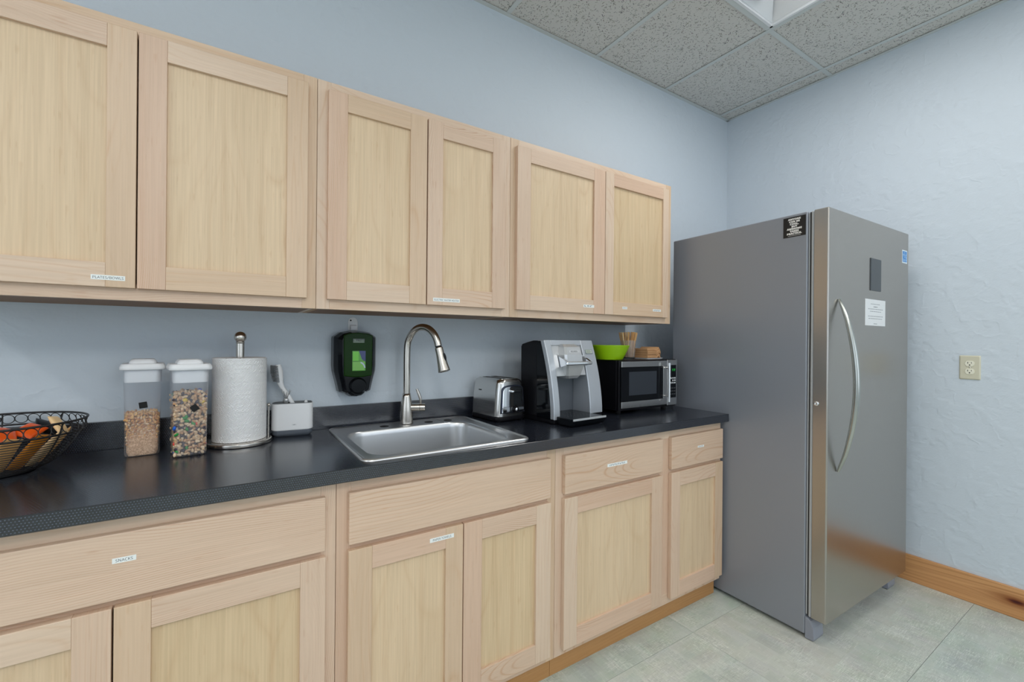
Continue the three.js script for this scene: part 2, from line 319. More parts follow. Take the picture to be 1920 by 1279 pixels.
{ // recessed lights
  for (const [cx, z0, label] of FIXTURES) {
    const t = thing('ceiling_light', label, 'ceiling light', [cx, CEIL, z0 + 0.61]);
    const hw = 0.293, hl = 0.598;
    part('frame', merge(box(-hw, -0.001, -hl, -hw + 0.014, 0.012, hl, 0.001), box(hw - 0.014, -0.001, -hl, hw, 0.012, hl, 0.001), box(-hw, -0.001, -hl, hw, 0.012, -hl + 0.014, 0.001), box(-hw, -0.001, hl - 0.014, hw, 0.012, hl, 0.001)), M.whitePaint, t);
    const il = hl - 0.014, iw = hw - 0.014;
    for (const s of [-1, 1]) {                                   // curved side reflectors between sloping end plates
      const rings = [];
      for (let k = 0; k <= 14; k++) { const u = k / 14, x = s * (iw + (0.085 - iw) * u), y = 0.012 + 0.095 * Math.sin(u * Math.PI / 2), e = il - 0.11 * u; rings.push([V(x, y, -e), V(x, y, e), V(x, y + 0.003, e), V(x, y + 0.003, -e)]); }
      part('side_reflector', loft(rings, { smooth: false }), M.whitePaint, t);
    }
    for (const s of [-1, 1]) {
      const a = [V(-iw, 0.012, s * il), V(iw, 0.012, s * il), V(0.085, 0.107, s * (il - 0.11)), V(-0.085, 0.107, s * (il - 0.11))], b = a.map((p) => p.clone().add(V(0, 0.003, s * 0.003)));
      part('end_plate', loft([a, b], { smooth: false }), M.whitePaint, t);
    }
    part('housing', box(-hw, 0.112, -hl, hw, 0.118, hl, 0), M.whitePaint, t);
    const basket = [];
    for (let k = 0; k <= 12; k++) { const a = Math.PI * k / 12; basket.push([-0.105 * Math.cos(a), 0.045 - 0.038 * Math.sin(a)]); }
    part('lamp_basket', mv(extrude(basket.map(([x, y]) => [x, y]), 1.05, 0), 0, 0, -0.525), M.lamp, t);
    part('basket_end', mv(extrude(basket.map(([x, y]) => [x * 1.05, y * 1.02]), 0.012, 0.001), 0, 0, -0.538), M.whitePaint, t);
    part('basket_end', mv(extrude(basket.map(([x, y]) => [x * 1.05, y * 1.02]), 0.012, 0.001), 0, 0, 0.526), M.whitePaint, t);
    const L = new THREE.RectAreaLight(LAMP_COLOR, LAMP, 0.2, 1.04); L.name = 'troffer_lamp_light'; L.position.set(cx, CEIL + 0.004, z0 + 0.61); L.rotation.x = -Math.PI / 2; L.castShadow = true; scene.add(L);
  }
}
{ // baseboard of knotty alder along the right wall
  const map = dataTex(2048, 256, (u, v) => {
    const X = u * 3.0, Y = v * 0.16, kx = 1.46, ky = 0.070, dx = (X - kx), dy = (Y - ky), rk = Math.hypot(dx * 0.8, dy * 2.3);
    const push = 0.030 * Math.exp(-dx * dx / 0.012) * Math.sign(dy || 1) * Math.exp(-Math.abs(dy) / 0.03), w = noise(X * 3, Y * 30, 9, 5, 81) - 0.5;
    const yy = Y - push + 0.018 * Math.sin(X * 2.2) + 0.012 * w, g = noise(X * 4, yy * 420, 12, 9999, 82) - 0.5, g2 = noise(X * 2, yy * 120, 6, 9999, 83) - 0.5;
    const kn = Math.exp(-rk * rk / 0.00045), halo = Math.exp(-rk * rk / 0.004);
    const core = Math.exp(-(dx * dx / 0.00008 + dy * dy / 0.00002));
    const k = g * 22 + g2 * 30 - 60 * halo - 110 * kn;
    return [204 + k * 0.9 + core * 10, 150 + k * 0.95, 98 + k * 0.8];
  }, true, 1 / 3.0, 1 / 0.16);
  const mat = std({ map, roughness: 0.4 });
  const g = box(XR - 0.016, 0, 0.002, XR, 0.1415, ZF - 0.002, 0.003), p = g.attributes.position, uv = new Float32Array(p.count * 2);
  for (let i = 0; i < p.count; i++) { uv[i * 2] = p.getZ(i); uv[i * 2 + 1] = p.getY(i) + (p.getX(i) - XR) * 0.5; }
  g.setAttribute('uv', new THREE.BufferAttribute(uv, 2));
  struct('baseboard_right', g, mat);
}

// ------------------------------------------------------------------ cabinets
// a frame-and-panel door: stiles, rails and the recessed panel
function door(t, x0, x1, y0, y1, zf, sw = [0.065, 0.065], rh = 0.061, drop) {
  const d = sub('door', t), zb = zf - 0.019, b = 0.002;
  const wl = wood(), wr = wood();
  part('stile', board(x0, y0, zb, x0 + sw[0], y1, zf, 'y'), wl, d);
  part('stile', board(x1 - sw[1], y0, zb, x1, y1, zf, 'y'), wr, d);
  part('rail', board(x0 + sw[0], y1 - rh, zb, x1 - sw[1], y1, zf - 0.0002, 'x'), wood(), d);
  part('rail', board(x0 + sw[0], y0, zb, x1 - sw[1], y0 + rh + 0.004, zf - 0.0002, 'x'), wood(), d);
  part('panel', board(x0 + sw[0] - b, y0 + rh, zb + 0.003, x1 - sw[1] + b, y1 - rh + b, zf - 0.010, 'y', 0), PANEL[Math.floor(rnd() * 2)], d);
  return d;
}
function sticker(t, text, x0, x1, y0, y1, zf, tilt = 0) { const w = x1 - x0, h = y1 - y0; const s = sheet('label_sticker', w, h, 0.0004, strip(text, w, h), M.paper, t, [(x0 + x1) / 2, (y0 + y1) / 2, zf + 0.0003], text ? 'white printed label strip' : undefined); s.rotation.z = tilt; return s; }
const UZ = 0.3263, UD = 0.345, UB = 1.387, UT = 2.1515;
function wallCabinet(label, x0, x1, doors, seam = true) {
  const t = thing('wall_cabinet', label, 'cabinet'), g = 0.0006;
  const c = sub('carcass', t);
  part('side_panel', board(x0 + g, UB + 0.002, 0.001, x0 + 0.016, UT - 0.002, UZ - 0.019, 'y', 0.0005), CARCASS, c);
  part('side_panel', board(x1 - 0.016, UB + 0.002, 0.001, x1 - g, UT - 0.002, UZ - 0.019, 'y', 0.0005), wood(), c);
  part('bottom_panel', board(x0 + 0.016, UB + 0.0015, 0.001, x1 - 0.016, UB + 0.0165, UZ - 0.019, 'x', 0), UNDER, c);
  part('top_panel', board(x0 + 0.016, UT - 0.02, 0.001, x1 - 0.016, UT - 0.004, UZ - 0.019, 'x', 0), CARCASS, c);
  part('back_panel', board(x0 + 0.016, UB + 0.0165, 0.001, x1 - 0.016, UT - 0.02, 0.008, 'y', 0), CARCASS, c);
  const f = sub('face_frame', t), sl = 0.042;
  part('frame_stile', board(x0 + g, UB, UZ - 0.019, x0 + sl, UT, UZ, 'y', 0.001), wood(), f);
  part('frame_stile', board(x1 - sl, UB, UZ - 0.019, x1 - g, UT, UZ, 'y', 0.001), wood(), f);
  part('frame_rail', board(x0 + sl, UB, UZ - 0.019, x1 - sl, UB + 0.045, UZ, 'x', 0.001), wood(), f);
  part('frame_rail', board(x0 + sl, UT - 0.045, UZ - 0.019, x1 - sl, UT, UZ, 'x', 0.001), wood(), f);
  const ds = doors.map((d) => door(t, d[0], d[1], 1.4195, 2.1195, UD, [d[2], d[3]]));
  return { t, ds };
}
{
  const a = wallCabinet('maple wall cabinet with two wide doors above the storage canisters and paper towels', -0.669, 0.2466, [[-0.6335, -0.2113, 0.062, 0.061], [-0.2078, 0.2168, 0.062, 0.061]]);
  sticker(a.ds[0], 'PLATES/BOWLS', -0.3005, -0.2320, 1.4375, 1.4505, UD);
  const b = wallCabinet('maple wall cabinet with two doors above the sink and faucet', 0.2466, 1.008, [[0.2786, 0.6258, 0.0614, 0.064], [0.6305, 0.9765, 0.0605, 0.0645]]);
  sticker(b.ds[1], 'ELECTRIC WATER HEATER', 0.6537, 0.7653, 1.4335, 1.4470, UD);
  const c = wallCabinet('maple wall cabinet above the coffee maker and microwave, next to the fridge', 1.008, 2.067, [[1.0335, 1.547, 0.0686, 0.0725], [1.5505, 2.0245, 0.0565, 0.0440]]);
  sticker(c.ds[0], '~3', 1.410, 1.478, 1.4475, 1.4603, UD);
  sticker(c.ds[1], '~6', 1.6696, 1.7053, 1.4510, 1.4628, UD);
  sticker(c.ds[1], '~8', 1.9002, 1.965, 1.4488, 1.4615, UD);
}
const BZ = 0.597, BD = 0.616, BT = 0.888, KICK = 0.083, KZ = 0.5723;
function drawerFront(t, x0, x1, y0, y1) { const d = sub('drawer', t); part('drawer_front', board(x0, y0, BD - 0.019, x1, y1, BD, 'x', 0.0025), WOOD[rnd() < 0.5 ? 0 : 3], d); return d; }
function baseCabinet(label, x0, x1, mids, drawers, doors) {
  const t = thing('base_cabinet', label, 'cabinet'), g = 0.0006, c = sub('carcass', t);
  part('side_panel', board(x0 + g, KICK, 0.001, x0 + 0.016, BT, BZ - 0.019, 'y', 0.0005), CARCASS, c);
  part('side_panel', board(x1 - 0.016, KICK, 0.001, x1 - g, BT, BZ - 0.019, 'y', 0.0005), wood(), c);
  part('bottom_panel', board(x0 + 0.016, KICK + 0.002, 0.001, x1 - 0.016, KICK + 0.018, BZ - 0.019, 'x', 0), CARCASS, c);
  part('toe_kick', board(x0 + g, 0, KZ - 0.016, x1 - g - (x1 > 2 ? 0.008 : 0), KICK - 0.0005, KZ, 'x', 0.0005), std({ map: CARCASS.map, color: srgb(250, 235, 215), roughness: 0.5 }), t);
  part('kick_return', board(x1 - 0.03, 0, 0.02, x1 - 0.012, KICK - 0.0005, KZ - 0.017, 'z', 0.0005), CARCASS, t);
  const f = sub('face_frame', t), sl = 0.040;
  part('frame_stile', board(x0 + g, KICK, BZ - 0.019, x0 + sl, BT, BZ, 'y', 0.001), wood(), f);
  part('frame_stile', board(x1 - sl, KICK, BZ - 0.019, x1 - g, BT, BZ, 'y', 0.001), wood(), f);
  for (const m of mids) part('frame_stile', board(m - 0.038, KICK + 0.05, BZ - 0.019, m + 0.038, BT - 0.045, BZ, 'y', 0.001), wood(), f);
  part('frame_rail', board(x0 + sl, KICK, BZ - 0.019, x1 - sl, KICK + 0.05, BZ - 0.0001, 'x', 0.001), wood(), f);
  part('frame_rail', board(x0 + sl, BT - 0.045, BZ - 0.019, x1 - sl, BT, BZ - 0.0001, 'x', 0.001), wood(), f);
  part('frame_rail', board(x0 + sl, 0.675, BZ - 0.021, x1 - sl, 0.715, BZ - 0.0004, 'x', 0.001), wood(), f);
  const dr = drawers.map((d) => drawerFront(t, d[0], d[1], 0.7025, 0.8505)), ds = doors.map((d) => door(t, d[0], d[1], 0.110, 0.686, BD, [d[2], d[3]], 0.066));
  return { t, dr, ds };
}
{
  const a = baseCabinet('maple base cabinet below the wire basket, its wide drawer marked SNACKS', -0.652, 0.2620, [], [[-0.6330, 0.2312]], [[-0.6330, -0.2103, 0.064, 0.064], [-0.2066, 0.2325, 0.065, 0.0635]]);
  sticker(a.dr[0], 'SNACKS', -0.2098, -0.1686, 0.7847, 0.7965, BD);
  const b = baseCabinet('maple sink base cabinet with a false drawer front and two doors', 0.2620, 1.0480, [], [[0.2935, 1.0145]], [[0.2930, 0.6528, 0.0663, 0.0613], [0.6560, 1.0158, 0.0675, 0.0667]]);
  sticker(b.ds[0], 'PAPER TOWELS', 0.5369, 0.6192, 0.6510, 0.6640, BD);
  const c = baseCabinet('maple base cabinet with two small drawers and two doors beside the fridge', 1.0480, 2.1205, [1.680], [[1.0820, 1.6480], [1.7110, 2.1130]], [[1.0810, 1.6480, 0.065, 0.071], [1.7110, 2.1130, 0.063, 0.063]]);
  sticker(c.dr[0], '~14', 1.3031, 1.4182, 0.7745, 0.7872, BD);
  sticker(c.dr[1], '~7', 1.9035, 1.953, 0.7795, 0.7893, BD);
}

// ------------------------------------------------------------------ countertop and sink
const CT = 0.926, CX0 = -0.70, CX1 = 2.1300, CZ = 0.635;
const SINK = { x0: 0.352, x1: 0.921, z0: 0.050, z1: 0.584 };
{
  const t = thing('countertop', 'black woven-pattern laminate countertop with a low backsplash along the wall', 'countertop');
  const hole = [[SINK.x0, -SINK.z0], [SINK.x1, -SINK.z0], [SINK.x1, -SINK.z1], [SINK.x0, -SINK.z1]];
  const g = extrude([[CX0, -CZ], [CX1, -CZ], [CX1, 0], [CX0, 0]], CT - BT, 0.0012, 1, [hole]);
  g.rotateX(-Math.PI / 2); g.translate(0, BT, 0);
  part('worktop', uvBox(g, 'y'), M.laminate, t);
  part('backsplash', uvBox(box(CX0, CT, 0.0005, CX1 - 0.002, 1.0145, 0.019, 0.0012, 1), 'y'), M.laminate, t);
}
{
  const t = thing('kitchen_sink', 'stainless steel drop-in kitchen sink with a single bowl', 'sink');
  const cx = (0.336 + 0.938) / 2, cz = 0.319, w = 0.604, d = 0.560, R = (dw, dd, r, y, ox = 0, oz = 0) => rrect(cx + ox, cz + oz, w - dw, d - dd, r, y, 8);
  const bx = 0.627, bz = 0.362, bw = 0.508, bd = 0.400, B = (i, r, y) => rrect(bx, bz, bw - i, bd - i, r, y, 8);
  const rings = [R(0, 0, 0.035, CT + 0.0005), R(0.002, 0.002, 0.035, CT + 0.004), R(0.008, 0.008, 0.033, CT + 0.0068), R(0.016, 0.016, 0.03, CT + 0.0068), R(0.024, 0.024, 0.028, CT + 0.0042), R(0.030, 0.030, 0.027, CT + 0.0036), R(0.050, 0.050, 0.024, CT + 0.0036),
    B(-0.014, 0.075, CT + 0.0040), B(-0.008, 0.074, CT + 0.0050), B(-0.002, 0.072, CT + 0.0036), B(0.004, 0.070, CT - 0.002), B(0.010, 0.068, CT - 0.016), B(0.024, 0.066, CT - 0.12), B(0.032, 0.065, CT - 0.165), B(0.050, 0.060, CT - 0.182), B(0.085, 0.05, CT - 0.189), B(0.30, 0.03, CT - 0.193)];
  part('basin', loft(rings, { capStart: false, capEnd: true }), M.sink, t);
  for (const x of [0.545, 0.738, 0.828]) part('faucet_hole', mv(lathe([[0, 0], [0.017, 0], [0.0185, 0.0006], [0.0185, 0]], 24), x, CT + 0.0040, 0.106), M.dark, t, 'dark round faucet hole');
  for (const x of [0.480, 0.793]) part('ledge_line', box(x, CT + 0.0036, 0.062, x + 0.004, CT + 0.0052, 0.150, 0.0008, 1), M.sink, t);
  part('drain', mv(lathe([[0, 0.001], [0.02, 0.001], [0.03, 0.004], [0.045, 0.005], [0.05, 0.003]], 28), bx, CT - 0.1925, bz), M.chrome, t);
}
{ // pull-down faucet
  const bxp = 0.6445, bzp = 0.088, y0 = CT + 0.0042;
  const t = thing('faucet', 'brushed nickel pull-down kitchen faucet arching over the sink', 'faucet', [bxp, y0, bzp]);
  part('body', lathe([[0, 0], [0.0285, 0], [0.0285, 0.004], [0.0272, 0.006], [0.0272, 0.05], [0.0235, 0.085], [0.0185, 0.115], [0.0165, 0.128], [0, 0.128]], 36), M.nickel, t);
  const dir = V(0.50, 0, 0.866), U = (r, y) => dir.clone().multiplyScalar(r).setY(y);
  const pts = [U(0, 0.12), U(0, 0.20), U(0, 0.29)];
  const Rr = 0.0825, cyc = 0.312;
  for (let k = 1; k <= 10; k++) { const a = Math.PI - k / 10 * Math.PI * 0.87; pts.push(U(Rr + Rr * Math.cos(a), cyc + Rr * 1.18 * Math.sin(a))); }
  const last = pts[pts.length - 1], td = U(0.30, -1).normalize();
  pts.push(last.clone().addScaledVector(td, 0.020));
  part('spout', tube(pts, 0.0145, 90, 20), M.nickel, t);
  const e = pts[pts.length - 1];
  part('collar', rod(e, e.clone().addScaledVector(td, 0.008), 0.0125, 0.0125, 24), M.rubber, t, 'dark joint ring above the spray head');
  const h0 = e.clone().addScaledVector(td, 0.006);
  const head = lathe([[0, 0], [0.0155, 0], [0.0165, 0.004], [0.0172, 0.03], [0.0215, 0.075], [0.0250, 0.098], [0.0245, 0.101], [0.019, 0.102], [0.018, 0.098], [0, 0.098]], 32);
  head.applyQuaternion(new THREE.Quaternion().setFromUnitVectors(V(0, 1, 0), td)); head.translate(h0.x, h0.y, h0.z);
  part('spray_head', head, M.nickel, t);
  const outw = U(1, 0.30).normalize(), bpos = h0.clone().addScaledVector(td, 0.045).addScaledVector(outw, 0.0185);
  const btn = plain(new THREE.SphereGeometry(1, 16, 12)); btn.scale(0.006, 0.017, 0.006); btn.applyQuaternion(new THREE.Quaternion().setFromUnitVectors(V(0, 1, 0), td)); btn.translate(bpos.x, bpos.y, bpos.z);
  part('spray_button', btn, M.black, t, 'black oval spray button');
  const side = V(0.90, 0, 0.44).normalize(), S = (r, y) => side.clone().multiplyScalar(r).setY(y);
  part('handle_hub', merge(rod(S(0.01, 0.068), S(0.056, 0.068), 0.0165, 0.0165, 24), rod(S(0.0575, 0.068), S(0.078, 0.068), 0.0165, 0.016, 24)), M.nickel, t);
  part('lever', taperTube([S(0.060, 0.080), S(0.058, 0.105), S(0.050, 0.128), S(0.042, 0.147)], (u) => 0.0035 + 0.0030 * Math.sin(Math.min(1, u * 1.15) * Math.PI * 0.8), 24, 10), M.nickel, t);
}

// ------------------------------------------------------------------ fridge
{
  const t = thing('refrigerator', 'tall stainless steel single-door refrigerator with grey sides at the counter end', 'refrigerator', [2.126, 0, 0.9904], -0.0239);
  const W = 0.872, D = 0.704, H = 1.8636;
  part('body', box(0, 0.016, -D, W, H, 0, 0.006), M.fridgePaint, t);
  part('gasket', merge(box(0.006, 0.105, 0.001, W - 0.006, H - 0.008, 0.008, 0.002), box(0.0012, 0.100, 0.0135, W - 0.0012, H - 0.004, 0.0245, 0.004)), M.gasket, t, 'grey ribbed door seal');
  part('liner_edge', box(0.005, 0.102, 0.0075, W - 0.005, H - 0.006, 0.0140, 0.001), M.rubber, t);
  // door with rounded front corners
  const ring = (i, y) => { const o = [], r = 0.006; const x0 = i, x1 = W - i, zf = 0.0823 - i, zb = 0.0262; o.push(V(x0, y, zb), V(x0, y, zf - r)); for (let k = 1; k <= 6; k++) { const a = Math.PI - k / 6 * Math.PI / 2; o.push(V(x0 + r + r * Math.cos(a), y, zf - r + r * Math.sin(a))); } for (let k = 0; k <= 6; k++) { const a = Math.PI / 2 - k / 6 * Math.PI / 2; o.push(V(x1 - r + r * Math.cos(a), y, zf - r + r * Math.sin(a))); } o.push(V(x1, y, zb)); return o; };
  const dr = part('door', (() => { const g = loft([ring(0.003, 0.098), ring(0, 0.101), ring(0, 1.860), ring(0.003, 1.863)], { smooth: false }); return uvBox(g, 'y'); })(), M.door, t);
  // bowed handle
  const hx = 0.0870, zf = 0.0823, hp = [];
  for (let k = 0; k <= 10; k++) { const u = k / 10, s = Math.sin(Math.PI * u); hp.push(V(hx, 0.734 + 0.744 * u, zf + 0.004 + 0.066 * Math.pow(s, 0.8))); }
  part('handle', taperTube(hp, (u) => 0.0035 + 0.0095 * Math.pow(Math.sin(Math.PI * u), 0.45), 70, 18), std({ color: new THREE.Color(0.46, 0.47, 0.44), metalness: 1, roughness: 0.2 }), dr, 'polished bowed door handle');
  part('display', box(0.405, 1.537, zf - 0.002, 0.522, 1.690, zf + 0.0035, 0.006), std({ color: new THREE.Color(0.035, 0.043, 0.05), roughness: 0.22 }), dr, 'dark control display');
  sheet('energy_sticker', 0.066, 0.0675, 0.0005, printed(128, 132, (c, w, h) => {
    c.fillStyle = '#dfeef8'; c.fillRect(0, 0, w, h); c.fillStyle = '#1583d6'; c.fillRect(10, 12, w - 20, h - 26); c.strokeStyle = '#9fd4f5'; c.lineWidth = 6; c.beginPath(); c.arc(w * 0.5, h * 0.36, 24, 0.4, 5.6); c.stroke();
    c.fillStyle = '#dff1fc'; c.font = 'italic 26px serif'; c.textAlign = 'center'; c.fillText('energy', w * 0.5, h * 0.42); c.beginPath(); const sx = w * 0.76, sy = h * 0.56; for (let k = 0; k < 10; k++) { const a = -Math.PI / 2 + k * Math.PI / 5, r = k % 2 ? 5 : 12; c.lineTo(sx + r * Math.cos(a), sy + r * Math.sin(a)); } c.fill();
    c.fillRect(12, h * 0.68, w - 24, 2); c.font = 'bold 15px sans-serif'; c.fillText('ENERGY STAR', w * 0.5, h * 0.82);
  }, 0.3), M.paper, dr, [0.818, 1.738, zf + 0.0004], 'blue and white energy sticker');
  part('lock', mv(merge(lathe([[0, 0], [0.010, 0], [0.010, 0.004], [0.0085, 0.007], [0.004, 0.0075], [0.0035, 0.005], [0, 0.005]], 20)), 0, 1.028, 0.0405, 0, 0, Math.PI / 2), M.chrome, dr, 'small round key lock');
  // plinth, grille and feet
  const gr = sub('toe_grille', t);
  part('grille_plate', box(0.07, 0.030, -0.012, W - 0.07, 0.092, 0.006, 0.003), M.fridgePlastic, gr);
  for (let k = 0; k < 5; k++) part('grille_slot', box(0.10, 0.040 + k * 0.0095, 0.0055, W - 0.10, 0.0445 + k * 0.0095, 0.0068, 0), M.dark, gr);
  for (const s of [0, 1]) {
    const x0 = s ? W - 0.085 : 0.001, x1 = s ? W - 0.001 : 0.085, sh = [[0.0005, 0.002], [0.034, 0.002], [0.038, 0.014], [0.035, 0.058], [0.024, 0.084], [0.010, 0.093], [0.0005, 0.095]];
    part('foot', sweepX(sh, x0, x1, 0.003), M.fridgePlastic, t, 'blue-grey plastic corner foot');
  }
  for (const x of [0.05, W - 0.08]) for (const z of [-0.1, -0.6]) part('roller', rod(V(x, 0.016, z), V(x + 0.03, 0.016, z), 0.0155), M.rubber, t);
  // hung on the fridge
  const put = (o, lx, y, lz, extra = 0) => { const a = -0.0239, c = Math.cos(a), s = Math.sin(a); o.position.set(2.126 + c * lx + s * lz, y, 0.9904 - s * lx + c * lz); o.rotation.y = a + extra; };
  const mag = sheet('magnet', 0.0935, 0.089, 0.0012, printed(420, 400, (c, w, h) => {
    c.fillStyle = '#161414'; c.fillRect(0, 0, w, h); c.fillStyle = '#f4f2ee'; c.textAlign = 'center'; c.font = '900 46px sans-serif';
    ['ANYONE', 'CAN BE', 'COOL,', 'BUT', 'AWESOME', 'TAKES', 'PRACTICE.'].forEach((s, k) => { c.save(); c.translate(w / 2, 62 + k * 48); c.scale(1.25, 1); c.fillText(s, 0, 0); c.strokeStyle = '#f4f2ee'; c.lineWidth = 3; c.strokeText(s, 0, 0); c.restore(); });
    c.fillRect(90, h - 28, w - 180, 5);
  }, 0.35), M.dark, scene, [0, 0, 0]);
  mag.userData = { label: 'black square magnet with white lettering on the grey fridge side', category: 'magnet' };
  put(mag, -0.0008, 1.807, -0.0545, -Math.PI / 2);
  const note = sheet('notice', 0.2265, 0.1235, 0.0006, printed(480, 262, (c, w, h) => {
    c.fillStyle = '#e9ebec'; c.fillRect(0, 0, w, h); c.fillStyle = '#6b7076'; const row = (y, x0, x1, t = 5) => { let x = x0; while (x < x1) { const l = rr(10, 34); c.fillRect(x, y, Math.min(l, x1 - x), t); x += l + 7; } };
    row(44, 130, 340); c.fillStyle = '#474c52'; row(70, 195, 290, 7); c.fillStyle = '#6b7076'; row(94, 70, 420); row(118, 110, 380); row(166, 70, 420); row(190, 80, 400); row(240, 200, 280, 6);
  }), M.paper, scene, [0, 0, 0]);
  note.userData = { label: 'white printed paper notice taped to the steel fridge door', category: 'notice' };
  put(note, 0.4652, 1.434, 0.0830);
}
{ // wall outlet
  const t = thing('wall_outlet', 'ivory double electrical outlet on the right wall', 'outlet', [XR, 1.1715, 1.2965], -Math.PI / 2);
  part('cover_plate', loft([rr2(0.0765, 0.1205, 0), rr2(0.0765, 0.1205, 0.0025), rr2(0.068, 0.112, 0.0062), rr2(0.066, 0.11, 0.0065)], { smooth: false }), M.ivory, t);
  for (const s of [1, -1]) {
    const o = [];
    for (let k = 0; k < 28; k++) { const a = k / 28 * 2 * Math.PI; o.push([0.0172 * Math.cos(a), Math.max(-0.0142, Math.min(0.0142, 0.0175 * Math.sin(a))) + s * 0.0195]); }
    const so = part('socket', mv(extrude(o, 0.0035, 0.0008, 1), 0, 0, 0.0055), M.ivoryLight, t);
    part('slot', box(-0.0078, s * 0.0195 + 0.000, 0.0088, -0.0054, s * 0.0195 + 0.0085, 0.0093, 0), M.dark, so);
    part('slot', box(0.0054, s * 0.0195 + 0.001, 0.0088, 0.0074, s * 0.0195 + 0.0075, 0.0093, 0), M.dark, so);
    part('ground_hole', mv(lathe([[0, 0], [0.0028, 0], [0.0028, 0.0004], [0, 0.0004]], 14), 0, s * 0.0195 - 0.0065, 0.0089, Math.PI / 2), M.dark, so);
  }
  part('screw', mv(lathe([[0, 0.001], [0.002, 0.0008], [0.003, 0]], 14), 0, 0, 0.0065, Math.PI / 2), M.steel, t);
}
function rr2(w, h, z, r = 0.004) { return [[-1, -1], [1, -1], [1, 1], [-1, 1]].flatMap(([sx, sy], k) => Array.from({ length: 4 }, (_, i) => { const a = (180 + 90 * k + 30 * i) * Math.PI / 180; return V(sx * (w / 2 - r) + r * Math.cos(a), sy * (h / 2 - r) + r * Math.sin(a), z); })); }

